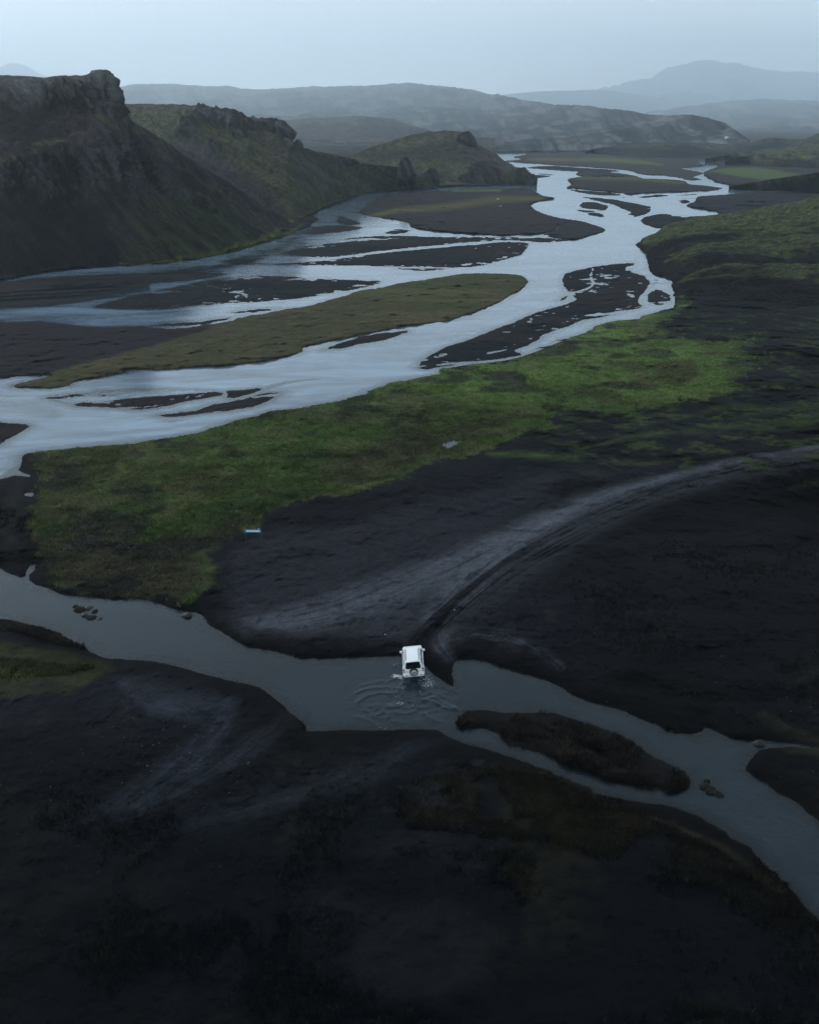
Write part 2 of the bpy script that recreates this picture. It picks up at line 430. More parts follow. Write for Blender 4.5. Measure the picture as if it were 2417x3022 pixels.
# name, label, bank height, bank width, soil, outline
ISLANDS = [
 ('sandbar','dark gravel bar under the steep left hillside, streaked with wet channels',.12,6,'sand',[(684,894),(560,905),(470,912),(365,912),(292,905),(418,868),(522,847),(652,823),(731,816),(800,815),(1024,825),(1124,829),(1113,839),(1040,854),(957,868),(870,882),(800,888)]),
 ('sandbar','thin black bar beside the upstream tip of the long grassy island',.12,2,'sand',[(684,922),(757,911),(835,907),(783,917),(731,923)]),
 ('sandbar','low dark sand flat along the left hill foot',.1,3,'sand',[(-300,862),(31,832),(209,816),(470,810),(600,808),(662,809),(600,823),(470,834),(365,842),(157,850),(0,880),(-300,905)]),
 ('sandbar','small dark bar just upstream of the long grassy island',.12,2,'sand',[(600,949),(673,940),(680,943),(600,957),(530,962),(470,960),(540,950)]),
 ('grass_island','long olive brown grassy island in the middle of the river, dark flat on its left',.5,1.8,'olive',[(-300,951),(0,951),(104,952),(209,962),(292,967),(418,967),(538,970),(616,959),(679,949),(731,933),(835,915),(930,899),(1061,860),(1165,841),(1270,823),(1364,810),(1452,807),(1531,812),(1552,825),(1554,833),(1531,857),(1499,873),(1479,887),(1416,913),(1400,923),(1322,944),(1244,957),(1139,973),(1061,988),(1009,999),(957,1009),(894,1022),(889,1037),(852,1051),(800,1060),(731,1072),(522,1087),(365,1092),(365,1100),(303,1111),(219,1126),(204,1137),(157,1142),(68,1144),(42,1138),(104,1121),(157,1109),(140,1103),(52,1110),(0,1116),(-300,1130)]),
 ('sandbar','long black bar nearest the green meadow bank',.14,6,'sand',[(141,1173),(287,1157),(418,1151),(626,1154),(660,1160),(652,1168),(574,1181),(470,1204),(400,1208),(324,1202),(235,1199),(183,1184)]),
 ('sandbar','small bar split off the right end of the long black bar',.1,3,'sand',[(673,1158),(731,1150),(778,1144),(746,1160),(694,1173),(668,1173)]),
 ('sandbar','wedge shaped dark bar below the long black bar',.12,6,'sand',[(467,1225),(574,1212),(616,1197),(705,1181),(783,1160),(830,1155),(830,1163),(757,1197),(679,1210),(574,1225),(506,1231)]),
 ('sandbar','slim dark bar tucked under the long grassy island',.14,2,'sand',[(951,1033),(1019,1007),(1092,988),(1202,975),(1200,981),(1139,1001),(1061,1017),(998,1033)]),
 ('sandbar','broad dark bar lying against the right bank',.18,7,'sand',[(1233,1085),(1238,1069),(1270,1048),(1322,1022),(1374,1007),(1452,975),(1531,944),(1573,926),(1635,907),(1700,886),(1690,872),(1665,844),(1658,822),(1675,806),(1713,796),(1750,788),(1798,780),(1846,776),(1866,768),(1872,780),(1846,790),(1862,802),(1900,812),(1915,835),(1905,852),(1888,876),(1883,891),(1894,905),(1867,915),(1766,937),(1713,947),(1670,966),(1606,987),(1590,1003),(1521,1035),(1545,1047),(1478,1059),(1322,1080),(1264,1091)]),
 ('sandbar','tiny wet bar in the side creek by the right bank',.08,2,'sand',[(1914,868),(1940,856),(1972,868),(1978,886),(1945,903),(1915,893)]),
 ('sandbar','small rock strewn bar left of the broad right bank bar',.12,2,'sand',[(1644,888),(1662,877),(1675,870),(1672,880),(1655,888)]),
 ('grass_island','large brown island with olive grass in front of the round knoll',.5,1.6,'brown',[(1061,626),(1092,602),(1134,580),(1191,570),(1285,565),(1380,560),(1494,559),(1522,554),(1556,558),(1588,570),(1600,577),(1633,584),(1623,590),(1595,593),(1567,602),(1574,616),(1609,633),(1658,645),(1706,652),(1748,663),(1786,677),(1779,684),(1748,692),(1727,700),(1687,706),(1600,694),(1572,690),(1500,694),(1400,692),(1322,687),(1244,677),(1218,672),(1202,655),(1144,645),(1092,636)]),
 ('sandbar','long thin dark bar below the large brown island',.12,6,'sand',[(840,752),(878,736),(983,712),(1061,699),(1165,695),(1270,699),(1426,700),(1560,700),(1690,708),(1600,718),(1562,712),(1478,710),(1374,717),(1244,729),(1113,742),(1035,753),(940,760)]),
 ('sandbar','wide dark bar across the middle of the braided river',.14,6,'sand',[(826,781),(983,766),(1113,748),(1270,733),(1400,722),(1478,714),(1541,714),(1562,721),(1552,737),(1539,752),(1505,763),(1426,784),(1348,789),(1218,789),(1113,786),(957,783)]),
 ('sandbar','sliver of sand off the foot of the wide dark bar',.08,3,'sand',[(1176,792),(1322,793),(1244,800)]),
 ('sandbar','tapered bar in the left side channel',.12,2,'sand',[(894,682),(930,670),(1009,665),(1071,672),(1024,682),(930,692)]),
 ('sandbar','short bar at the bend of the left side channel',.12,2,'sand',[(993,653),(1004,640),(1035,648),(1066,661),(1024,663)]),
 ('sandbar','small bar between the left side channel and the brown island',.1,2,'sand',[(1129,690),(1165,676),(1207,680),(1191,688)]),
 ('sandbar','little black hump near the left hill foot',.2,2,'sand',[(660,773),(720,760),(757,766),(746,775),(715,780)]),
 ('grass_island','brown topped island right of the headland rocks',.45,1.6,'brown',[(1671,553),(1689,543),(1675,530),(1692,525),(1720,520),(1699,515),(1710,507),(1765,505),(1828,511),(1877,520),(1900,527),(1975,529),(2020,534),(2032,543),(2080,548),(2131,555),(2092,562),(2020,566),(1922,569),(1852,573),(1824,568),(1713,557)]),
 ('sandbar','thin dark tail below the brown topped island',.1,2,'sand',[(1671,556),(1713,562),(1783,567),(1835,576),(1783,577),(1731,572),(1689,564)]),
 ('sandbar','curved dark bar in the upper main channel',.14,2,'sand',[(1713,581),(1765,584),(1818,590),(1873,600),(1918,609),(1920,619),(1911,631),(1877,640),(1852,633),(1863,626),(1835,616),(1810,605),(1765,595),(1724,584)]),
 ('sandbar','oval dark bar beside the curved bar',.12,2,'sand',[(1708,609),(1720,594),(1748,595),(1793,607),(1786,621),(1731,616)]),
 ('sandbar','slim bar below the oval dark bar',.12,2,'sand',[(1699,620),(1748,623),(1776,633),(1784,642),(1748,638),(1724,628)]),
 ('sandbar','black spit in front of the right hand moor lobes',.2,3,'sand',[(1891,645),(1951,631),(1999,637),(2045,646),(1999,662),(1945,675),(1898,661)]),
 ('sandbar','small bar off the point of the right bank mud flat',.1,2,'sand',[(1999,595),(2020,589),(2038,595),(2020,601)]),
 ('sandbar','hair thin bar in the right arm of the river',.08,2,'sand',[(1990,577),(2040,573),(2092,571),(2060,574),(2010,577)]),
 ('sandbar','faint bar left of the right arm',.08,2,'sand',[(1880,581),(1945,574),(1975,577),(1945,581),(1900,584)]),
 ('grass_island','far flat brown meadow with a bright green stripe',.4,3,'far',[(1487,475),(1543,470),(1515,464),(1546,457),(1567,452),(1616,452),(1671,447.5),(1696,445),(1741,445),(1800,440),(2000,455),(2059,466),(2062,481),(2080,488),(2050,493),(2005,496),(2035,503),(2077,511),(2044,521),(2068,530),(2032,531),(1990,522),(1945,517),(1898,515),(1852,503),(1804,498),(1713,491),(1644,488),(1574,482),(1504,478)]),
 ('sandbar','long low bar in the upper river bend',.15,3,'sand',[(1550,496),(1588,491),(1644,490.5),(1713,495),(1800,500.5),(1828,506),(1748,507),(1696,506),(1609,501)]),
 ('sandbar','tiny spit beyond the headland rocks',.15,3,'sand',[(1560,519),(1585,517),(1609,518),(1628,521),(1581,526)]),
 ('sandbar','thin bar upstream of the headland rocks',.12,2,'sand',[(1579,511),(1610,512),(1640,516),(1600,515)]),
 ('sandbar','farthest brown bar at the head of the valley flats',.3,4,'brown',[(1518,444.6),(1657,444.6),(1609,451),(1564,451)]),
 ('sandbar','dark bar at the left edge of the frame',.35,2,'sand',[(-300,1235),(0,1246),(60,1250),(88,1259),(45,1285),(0,1312),(-300,1370)]),
 ('sandbar','mottled dark island in the near ford below the car',.5,1.0,'heath',[(1346,2136),(1361,2109),(1379,2098),(1426,2096),(1479,2104),(1583,2103),(1646,2107),(1723,2134),(1819,2165),(1883,2198),(1926,2232),(1979,2259),(2016,2275),(2032,2294),(2035,2326),(1984,2335),(1926,2323),(1872,2315),(1787,2299),(1713,2267),(1638,2240),(1564,2214),(1494,2193),(1470,2166),(1426,2147),(1353,2149)]),
]
PUDDLES = [
 ('#pale silty puddle in the boggy ground below the ford',[(1153,2314),(1199,2334),(1208,2358),(1222,2378),(1264,2395),(1334,2395),(1400,2396),(1360,2386),(1300,2378),(1330,2362),(1290,2354),(1320,2332),(1245,2321),(1213,2323)]),
 ('#small tadpole shaped puddle near the fork',[(1392,2249),(1408,2244),(1432,2241),(1417,2258),(1398,2258)]),
 ('#ragged marsh pool among tussocks',[(1199,2497),(1264,2462),(1350,2455),(1450,2446),(1515,2469),(1524,2502),(1487,2543),(1394,2553),(1334,2534),(1264,2525)]),
 ('#large dark pool at the bottom of the view',[(893,2662),(970,2656),(1050,2661),(1125,2682),(1208,2700),(1287,2662),(1357,2705),(1389,2757),(1394,2850),(1264,2919),(1078,2896),(893,2826),(858,2720)]),
 ('shallow puddle on the meadow edge',[(1306,1312),(1332,1304),(1369,1302),(1359,1309),(1314,1321)]),
 ('small pool left of the meadow',[(73,1458),(100,1454),(107,1464),(85,1467)]),
 ('narrow slit of water on the mottled island',[(1721,2206),(1761,2211),(1787,2235),(1812,2256),(1775,2240),(1740,2216)]),
 ('#broad dim pool in the lower right marsh',[(1580,2510),(1680,2502),(1760,2515),(1790,2540),(1740,2570),(1640,2580),(1570,2560)]),
]
CHANNELS = [  # thin water strokes over the bars: points, half widths
 ([(1218,675),(1290,684),(1350,688),(1400,692),(1478,696),(1540,697),(1600,690),(1640,678),(1650,662)],[5,4,3,3,3,4,5,4,2]),
 ([(1540,697),(1600,694),(1650,694)],[3,4,1]),
 ([(965,716),(1040,708),(1110,703)],[4,4,1]),
 ([(800,745),(870,735),(965,716)],[3,4,4]),
 ([(660,1163),(664,1173),(655,1186)],[8,6,8]),
 ([(1565,503),(1500,500)],[1,1]),
 ([(1745,521),(1800,521),(1850,520)],[2,1.5,1]),
 ([(1748,792),(1742,815),(1750,835),(1735,850),(1700,862)],[2,4,5,4,2]),
 ([(1770,815),(1800,812),(1830,815)],[3,2,1]),
 ([(1660,1002),(1690,992)],[4,2]),
 ([(1438,1043),(1470,1036),(1495,1031)],[4,3,1]),
 ([(730,873),(700,860),(690,866)],[6,3,2]),
]

MUD = [p for l, p in PUDDLES if l[0] == '#']; PUDDLES = [q for q in PUDDLES if q[0][0] != '#']
# ------------------------------------------------------------------ the ground sheet: a fan of rows and columns on the valley floor
def stretch(lo, a, b, hi, step, grow=1.18):
    c = list(np.arange(a, b + 0.1, step)); s = step
    x = a; left = []
    while x > lo:
        s *= grow; x -= s; left.append(x)
    s = step; x = c[-1]; right = []
    while x < hi:
        s *= grow; x += s; right.append(x)
    return np.array(left[::-1] + c + right)

US = stretch(-1300, -40, 2457, 3700, 3.4)
VS_ = np.concatenate([[362.1, 362.8, 364.0, 365.2, 366, 370, 375, 380, 386, 392, 398, 404, 410, 416, 422],
                      np.arange(426, 620, 1.5), np.arange(620, 1300, 2.4), np.arange(1300, 3060, 3.2)])
s = 3.2; v = 3060.0; extra = []
while v < 9000:
    s *= 1.2; v += s; extra.append(v)
VS_ = np.concatenate([VS_, extra])
NR, NC = len(VS_), len(US)
UU, VV = np.meshgrid(US, VS_); U = UU.ravel(); V = VV.ravel()
Y0 = dist_of(V); X0 = x_of(U, Y0, 0.0)

def fill(poly):
    m = np.zeros((NR, NC), bool)
    a = poly; b = np.roll(poly, -1, 0)
    ylo, yhi = poly[:, 1].min(), poly[:, 1].max()
    for j in np.nonzero((VS_ > ylo) & (VS_ < yhi))[0]:
        y = VS_[j]
        c = (a[:, 1] > y) != (b[:, 1] > y)
        xs = np.sort(a[c, 0] + (y-a[c, 1])/(b[c, 1]-a[c, 1])*(b[c, 0]-a[c, 0]))
        m[j] = np.searchsorted(xs, US) % 2 == 1
    return m.ravel()

def dilate_f(m, r):
    o = m.copy()
    for k in range(1, r+1):
        o[k:] |= m[:-k]; o[:-k] |= m[k:]
    m2 = o.copy()
    for k in range(1, r+1):
        m2[:, k:] |= o[:, :-k]; m2[:, :-k] |= o[:, k:]
    return m2
shore = []       # densified shoreline points
water = np.zeros(NR*NC, bool)
isle = np.full(NR*NC, -1)
bankH = np.full(NR*NC, 0.55); bankW = np.full(NR*NC, 1.6)
def outline(pts, seed, ax=4.2, ay=1.9):
    q = np.asarray(pts, float)
    k = np.clip((np.mean(q[:, 1])-380)/700, 0.25, 1.0)
    return wobble(spline(q, 4.0), ax*k, ay*k, seed)
polys = []
p = outline(BRAIDED, 1); water |= fill(p); polys.append(p)
p = outline(NEAR_RIVER, 2, 3.0, 2.0); near_w = fill(p); water |= near_w; polys.append(p)
for i, (nm, lab, bh, bw, soil, pts) in enumerate(ISLANDS):
    p = outline(pts, 10+i); m = fill(p)
    water &= ~m; isle[m] = i; bankH[m] = bh; bankW[m] = bw; polys.append(p)
pud = np.full(NR*NC, -1)
for i, (lab, pts) in enumerate(PUDDLES):
    p = outline(pts, 80+i, 4, 3); m = fill(p)
    water |= m; pud[m] = i; polys.append(p)
for pts, ws in CHANNELS:
    c = spline(pts, 4.0, closed=False)
    w = np.interp(np.linspace(0, 1, len(c)), np.linspace(0, 1, len(ws)), ws)
    d = np.gradient(c, axis=0); n = np.stack([-d[:, 1]/3, d[:, 0]], 1); n /= np.linalg.norm(n, axis=1)[:, None]+1e-9
    n[:, 1] *= 0.6
    p = wobble(np.vstack([c+n*w[:, None], (c-n*w[:, None])[::-1]]), 1.2, 0.7, 33)
    water |= fill(p); polys.append(p)

# signed distance to the shore in metres (positive on land)
W2 = water.reshape(NR, NC)
edge = []
tX, tY = X0.reshape(NR, NC), Y0.reshape(NR, NC)
h_ = W2[:, 1:] != W2[:, :-1]; v_ = W2[1:] != W2[:-1]
pudn = dilate_f((pud >= 0).reshape(NR, NC), 14).ravel() & ~near_w & (isle < 0)

def blur(a, r, times=2):
    a = a.astype(float)
    for _ in range(times):
        for ax in (0, 1):
            c = np.cumsum(np.pad(a, [(r+1, r) if i == ax else (0, 0) for i in (0, 1)], mode='edge'), axis=ax)
            n_ = a.shape[ax]
            hi = np.take(c, np.arange(2*r+1, 2*r+1+n_), axis=ax); lo2 = np.take(c, np.arange(0, n_), axis=ax)
            a = (hi-lo2)/(2*r+1)
    return a
pudw = np.clip(blur(dilate_f((pud >= 0).reshape(NR, NC), 16), 12).ravel()*1.6, 0, 1) * ~near_w * (isle < 0)
bankH = bankH*(1-pudw)+0.05*pudw; bankW = bankW*(1-pudw)+3.0*pudw
pts_all = np.vstack(polys)
EX = x_of(pts_all[:, 0], dist_of(pts_all[:, 1]), 0.0); EY = dist_of(pts_all[:, 1])
# keep only outline points that really border water and land
jj = np.clip(np.searchsorted(VS_, pts_all[:, 1]), 3, NR-4); ii = np.clip(np.searchsorted(US, pts_all[:, 0]), 3, NC-4)
cnt = sum(W2[jj+a, ii+b].astype(int) for a in (-2, -1, 0, 1) for b in (-2, -1, 0, 1))
keep = (cnt > 0) & (cnt < 16)
EX, EY = EX[keep], EY[keep]
kd = kdtree.KDTree(len(EX))
for i in range(len(EX)): kd.insert((EX[i], EY[i], 0), i)
kd.balance()
MAXD = 14.0
# only look near the shore: dilate the border mask
B = np.zeros((NR, NC), bool); B[:, 1:] |= h_; B[1:] |= v_
def dilate(m, r):
    o = m.copy()
    for k in range(1, r+1):
        o[k:] |= m[:-k]; o[:-k] |= m[k:]
    m2 = o.copy()
    for k in range(1, r+1):
        m2[:, k:] |= o[:, :-k]; m2[:, :-k] |= o[:, k:]
    return m2
near = (dilate(B, 14).ravel() | (V > 1050)) & (V > 430) & (V < 3100) & (U > -400) & (U < 2850)
sdm = np.where(water, -MAXD, MAXD)
idx = np.nonzero(near)[0]
find = kd.find
dd = np.fromiter((find((x, y, 0.0))[2] for x, y in zip(X0[idx].tolist(), Y0[idx].tolist())), float, len(idx))
sdm[idx] = np.where(water[idx], -1, 1) * np.minimum(dd, MAXD)
fr_ = fbm(X0/1.7, Y0/1.7, 3, 5) - 0.5
sdm = sdm + fr_ * np.clip(np.abs(sdm), 0, 1) * 0.8

# heights
far = V < 640
land = sdm > 0
rise = np.where(isle >= 0, 0.010, 0.03*(1-pudw)+0.004)
bankH = bankH*np.clip(.25+1.5*fbm(X0/5, Y0/5, 3, 6), .3, 1.7)
z = np.where(land, bankH*(1-np.exp(-np.maximum(sdm, 0)/bankW)) + rise*np.maximum(sdm, 0), np.where(V < 1480, -0.55*(1-np.exp(np.minimum(sdm, 0)/5.0)), -0.75*(1-np.exp(np.minimum(sdm, 0)/2.2))))
sandy = np.isin(isle, [i for i, q in enumerate(ISLANDS) if q[4] == 'sand'])
stk0 = fbm((X0*0.94+Y0*0.34)/26, (Y0*0.94-X0*0.34)/4.0, 4, 15, .45)
z += np.where(land, 0.05, 0.0) * sstep(0, 0.6, sdm) * ~sandy
z -= sandy*land*np.clip((stk0-.63)*2.2, 0, .5)*.5*(1-.6*sstep(4, 12, sdm))
und = fbm(X0/22, Y0/22, 4, 3) - 0.5
z += np.where(land & (isle < 0), und*1.0*(1-0.85*pudw)*sstep(1.5, 12, sdm), und*0.15*sstep(0.5, 6, sdm)*land)
lump = fbm(X0/2.3, Y0/2.3, 4, 8) - 0.5
nearfade = 1 - sstep(250, 700, Y0)
z += land*lump*0.50*(1-0.6*pudw)*sstep(0.3, 3, sdm)*nearfade
z += land*(ridged(X0/1.1, Y0/1.1, 3, 19)-0.5)*0.16*sstep(0.3, 2, sdm)*(1-sstep(110, 260, Y0))*(1-.7*pudw)
z += land*(fbm(X0/0.5, Y0/0.5, 2, 9)-0.5)*0.14*sstep(0.2, 1.2, sdm)*(1-sstep(60, 170, Y0))

# wet streaked flats under the left hillside
streak = fbm((X0*0.94+Y0*0.34)/34, (Y0*0.94-X0*0.34)/2.6, 4, 12)
wet, _ = stroke(U, V, [(-300,900),(60,885),(260,868),(430,850)], [60,60,52,26], 0.5, 1.6)
zw = (streak-0.57)*0.42
z = np.where((wet > 0.02) & (isle != 4), z*(1-wet) + zw*wet, z)
# thin gravel ribs that just break the surface in the shallow braids
rib = np.zeros(NR*NC)
for pts, ws in (([(880,690),(1000,640),(1080,600)], [30,40,24]), ([(830,720),(1000,735),(1200,720)], [24,24,16]), ([(1700,560),(1850,580),(1960,575)], [26,30,18]), ([(1560,480),(1700,485)], [14,14]),
                ([(1850,790),(1930,830),(1960,880)], [40,46,40]), ([(1560,1040),(1640,1010),(1740,975)], [16,18,12]), ([(20,1330),(110,1325),(240,1305)], [26,24,12]), ([(420,960),(620,945),(760,930)], [22,20,10]), ([(300,1230),(420,1235),(560,1245)], [26,26,14]), ([(1640,890),(1700,840),(1760,800)], [26,24,16])):
    rib = np.maximum(rib, stroke(U, V, pts, ws, .8, 2.0)[0])
stk = fbm((X0*0.94+Y0*0.34)/16, (Y0*0.94-X0*0.34)/2.2, 5, 14, .55)
z = np.where(water, z + rib*np.clip((stk-.50)*3.2, 0, 1)*(-z+.10), z)
# shoals near the surface
sho, _ = stroke(U, V, [(770,1150),(840,1130),(900,1122),(955,1117)], [10,16,13,5], 0.8, 2.0)
z = np.where(water, z*(1-sho) - 0.03*sho, z)
sho2, _ = stroke(U, V, [(350,1210),(440,1208),(520,1200)], [10,12,6], 0.8, 2.0)
z = np.where(water, z*(1-sho2) - 0.04*sho2, z)

# raised country: dune bank behind the track, slope on the right, left bank hummocks
fr2 = fbm(X0/9, Y0/9, 4, 21)
ln = sstep(2, 10, sdm) * land * (isle < 0)
slope_r = sstep(1850, 2700, U) * sstep(860, 1000, V) * (1-sstep(1330, 1500, V))
fing = ridged(V/34+fr2*.8, U/420, 4, 23)
z += ln*slope_r*(7.0+1.0*(fing-.5)*sstep(2050, 2250, U)+3.0*(fbm(X0/16, Y0/16, 4, 24)-.5))
dune = soft(U, V, [(800,1560),(1000,1475),(1190,1425),(1320,1360),(1450,1310),(1640,1272),(1800,1240),(2000,1215),(2417,1180),(2700,1180),(2700,1320),(2417,1300),(2000,1370),(1700,1440),(1450,1500),(1000,1600),(850,1640)], 26, 2.0, fr2, 14)
z += ln*0.25*dune
z += ln*1.2*sstep(1500, 2500, U)*sstep(1500, 1750, V)*(1-sstep(2000, 2200, V))
z = np.maximum(z, -0.8)

# the track: shallow wheel ruts pressed into the gravel
TRACK = [(2600,1332),(2417,1352),(2240,1384),(2060,1425),(1900,1472),(1760,1530),(1640,1590),(1530,1650),(1440,1710),(1360,1775),(1290,1840),(1235,1900)]
trk, toff = stroke(U, V, TRACK, [22,24,30,38,48,58,64,66,66,62,56,46], 0.35, 1.8, fr2, 14)
tarc = np.zeros(NR*NC); stroke(U, V, TRACK, [70]*12, 1.0, 1.8, None, 0, tarc)
rut = 2*sstep(.3, .7, fbm(toff/7.5, tarc/380, 3, 25, .6))-1
z += trk*ln*(rut*0.07 - 0.12)
# carve the approach ramp
ramp_, _ = stroke(U, V, [(1235,1960),(1250,1915),(1300,1850)], [46,40,30], 0.6, 1.6)
z -= ramp_*land*np.maximum(z-0.1, 0)*0.7

# slide each vertex along its line of sight so ground plan and relief agree
k = 1 - z/H
GX, GY, GZ = X0*k, Y0*k, z
big = Y0 > 3000
GP = np.stack([GX, GY, GZ], 1)

# ------------------------------------------------------------------ ground colours (albedo, plus painted-in darkening towards the viewer)
n1 = fbm(X0/3.2, Y0/3.2, 4, 31); n2 = fbm(X0/14, Y0/14, 4, 41); n3 = fbm(X0/0.9, Y0/0.9, 3, 51); n4 = fbm(X0/45, Y0/45, 3, 61)
lat = fbm(X0/40, Y0/9, 4, 66)
base = np.tile(np.array([0.0072, 0.0082, 0.0118]), (NR*NC, 1))
base *= np.clip(0.15 + 1.1*n2 + .6*(lat-.5)*2, .25, 2.2)[:, None]
S = lambda pts, s=14, amp=16, nz=n2: soft(U, V, pts, s, 2.0, nz, amp)
def TS(pts, ws, fine=5.0, long=70.0, lo=0.35, hi=0.75, amp=20, seed=77):
    a = np.zeros(NR*NC)
    m, o = stroke(U, V, pts, ws, 1.0, 2.0, n1*0.5+n2*0.5, amp, a)
    st = fbm(o/fine, a/long, 5, seed, 0.62)
    return m*sstep(lo, hi, st*0.8 + n3*0.2)
T = lambda pts, ws, s=0.6, amp=10, nz=n2: stroke(U, V, pts, ws, s, 2.0, nz, amp)[0]

# near foreground: black sand, with edge-of-view darkening painted into its colour
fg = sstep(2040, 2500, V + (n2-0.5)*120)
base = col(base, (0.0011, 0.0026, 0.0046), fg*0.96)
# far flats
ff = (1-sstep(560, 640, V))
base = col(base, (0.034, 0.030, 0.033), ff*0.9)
# gravel lanes of the track
lane = (0.084, 0.092, 0.112)
fan = fbm((X0*0.85+Y0*0.5)/18, (Y0*0.85-X0*0.5)/1.3, 4, 71)
wide, woff = stroke(U, V, [(2600,1318),(2417,1340),(2200,1376),(2000,1424),(1820,1478),(1660,1545),(1500,1630),(1360,1720),(1250,1800),(1150,1860)], [44,50,56,64,78,100,130,165,185,150], 1.0, 2.0, n1*.5+n2*.5, 34)
base = col(base, (0.038, 0.041, 0.050), np.clip(wide*1.3, 0, 1)*(.45+.55*fan)*.9)
base = col(base, (0.0195, 0.0200, 0.0265), S([(760,1600),(980,1560),(1200,1500),(1420,1440),(1640,1400),(1640,1470),(1400,1600),(1150,1760),(900,1860),(700,1850),(660,1760),(700,1660)], 50, 60)*.85)
g1 = TS([(2500,1300),(2417,1318),(2200,1354),(2000,1402),(1820,1452),(1660,1514),(1500,1587),(1350,1657),(1200,1722),(1050,1785),(900,1830),(740,1850)], [12,16,20,26,32,42,56,72,92,108,104,76], 9, 160, .05, .60, 26)
base = col(base, lane, np.clip(g1, 0, 1)*0.74)
g1b = TS([(1180,1700),(1000,1760),(840,1800),(720,1790)], [40,60,56,30], 7, 140, .35, .75, 26, 78)
base = col(base, lane, g1b*0.30)
g2 = TS([(1640,1530),(1540,1590),(1420,1680),(1340,1760),(1295,1830),(1290,1890),(1330,1950)], [18,30,44,56,58,50,26], 8, 140, .15, .70, 20, 79)
base = col(base, lane, g2*0.95)
g3 = TS([(1310,1900),(1400,1870),(1500,1880),(1590,1920),(1660,1975)], [34,44,44,34,18], 8, 60, .40, .80, 34, 80)
base = col(base, lane, g3*0.65)
base = col(base, lane, TS([(1290,1650),(1500,1560),(1700,1490),(1900,1440)], [40,36,30,22], 5, 200, .50, .8, 16, 81)*0.30)
ruts = trk*sstep(0.2, 0.9, rut)*sstep(0.35, 0.6, n2+0.1)
base = col(base, (0.009, 0.0095, 0.0125), ruts*0.85)
dk = TS([(1225,1950),(1255,1890),(1330,1790),(1420,1708),(1520,1640),(1600,1595)], [48,44,28,16,8,4], 4, 200, .10, .45, 10, 82)
base = col(base, (0.0048, 0.0054, 0.0072), dk*0.95)
base = col(base, (0.0052, 0.0058, 0.0075), T([(640,1900),(760,1930),(900,1938),(1060,1925),(1180,1900)], [10,16,22,24,22], .8, 10, n1)*0.85)
base = col(base, (0.0052, 0.0058, 0.0075), T([(560,1800),(640,1840),(700,1880)], [26,22,12], .8, 14, n1)*0.8)
# pale streaks, lower left
lo_ = (0.034, 0.040, 0.053)
for pts, ws, a, sd_ in (([(350,2000),(430,2045),(500,2085),(560,2120),(640,2120)], [26,56,62,44,20], .8, 83), ([(690,2060),(655,2130),(590,2210),(480,2290),(330,2390),(150,2470)], [16,40,50,44,36,20], .8, 84),
                   ([(850,2115),(770,2185),(650,2265),(520,2345),(380,2410),(200,2480)], [22,44,50,44,36,20], .8, 85), ([(1300,2175),(1200,2205),(1120,2260),(980,2320),(800,2365),(560,2440),(300,2520)], [40,56,64,70,66,50,30], .6, 86)):
    base = col(base, lo_, TS(pts, [w_*1.35 for w_ in ws], 9, 130, .15, .75, 44, sd_)*a*.80*(1-.75*sstep(2330, 2560, V+(600-U)*.15)))
base = col(base, lo_, S([(335,2000),(420,1982),(540,1996),(640,2028),(705,2072),(690,2104),(600,2090),(525,2114),(450,2106),(385,2056)], 20, 40, n1*.5+n3*.5)*np.clip(.2+1.2*fan, 0, 1)*.55)
base = col(base, (0.0026, 0.0034, 0.0046), TS([(890,2190),(760,2265),(600,2340),(430,2425),(200,2520)], [24,44,50,44,30], 6, 120, .2, .55, 16, 87)*0.85)

# meadow
MEADOW = [(100,1338),(125,1390),(110,1440),(105,1500),(82,1560),(108,1610),(118,1650),(130,1700),(160,1740),(235,1760),(334,1771),(433,1770),(520,1798),(560,1780),(640,1720),(640,1660),(620,1640),(660,1600),(740,1560),(800,1518),(852,1487),(1009,1461),(1113,1429),(1191,1416),(1254,1382),(1322,1356),(1400,1341),(1452,1309),(1531,1283),(1583,1268),(1660,1262),(1630,1240),(1640,1222),(1713,1216),(1793,1227),(1840,1232),(1872,1216),(1957,1203),(2059,1179),(2128,1163),(2181,1142),(2150,1120),(2185,1100),(2245,1083),(2170,1066),(2260,1052),(2180,1036),(2176,1019),(2271,998),(2255,982),(2191,1003),(2138,1014),(2064,1014),(2005,998),(1930,980),(1952,950),(2000,929),(2040,890),(2005,870),(1990,905),(1952,916),(1894,932),(1819,945),(1761,960),(1720,985),(1596,1030),(1500,1062),(1374,1078),(1301,1090),(1254,1111),(1165,1127),(1124,1142),(1082,1163),(957,1192),(800,1215),(715,1238),(548,1285),(402,1309),(245,1322)]
mead = soft(U, V, MEADOW, 14, 2.0, n1*.4+n3*.35+n2*.25, 60)
mead = np.clip(mead*1.0 - sstep(.60, .72, fbm(X0/6, Y0/6, 4, 94))*(1-sstep(20, 90, np.where(mead > .02, 1, 0)*sdm*6))*.8, 0, 1)
mead = mead*(1-.85*sstep(2000, 2260, U)*sstep(.40, .56, n1*.5+n3*.3+n2*.2))
gtone = n4*0.5 + n2*0.3 + n1*0.2
gcol = np.array([0.025, 0.047, 0.014])[None]*(1-sstep(0.38, 0.62, gtone))[:, None] + np.array([0.058, 0.090, 0.024])[None]*sstep(0.38, 0.62, gtone)[:, None]
gcol = gcol*(0.35+0.8*n3+.5*fbm(X0/7, Y0/7, 4, 92))[:, None]
farm = (1-sstep(1050, 1400, V))
gcol = gcol*(0.8+0.5*farm)[:, None]
brn = S([(1000,1345),(1120,1300),(1254,1275),(1420,1230),(1560,1215),(1480,1262),(1330,1320),(1240,1365),(1150,1400),(1010,1440),(940,1400)], 30, 40) * 0.75
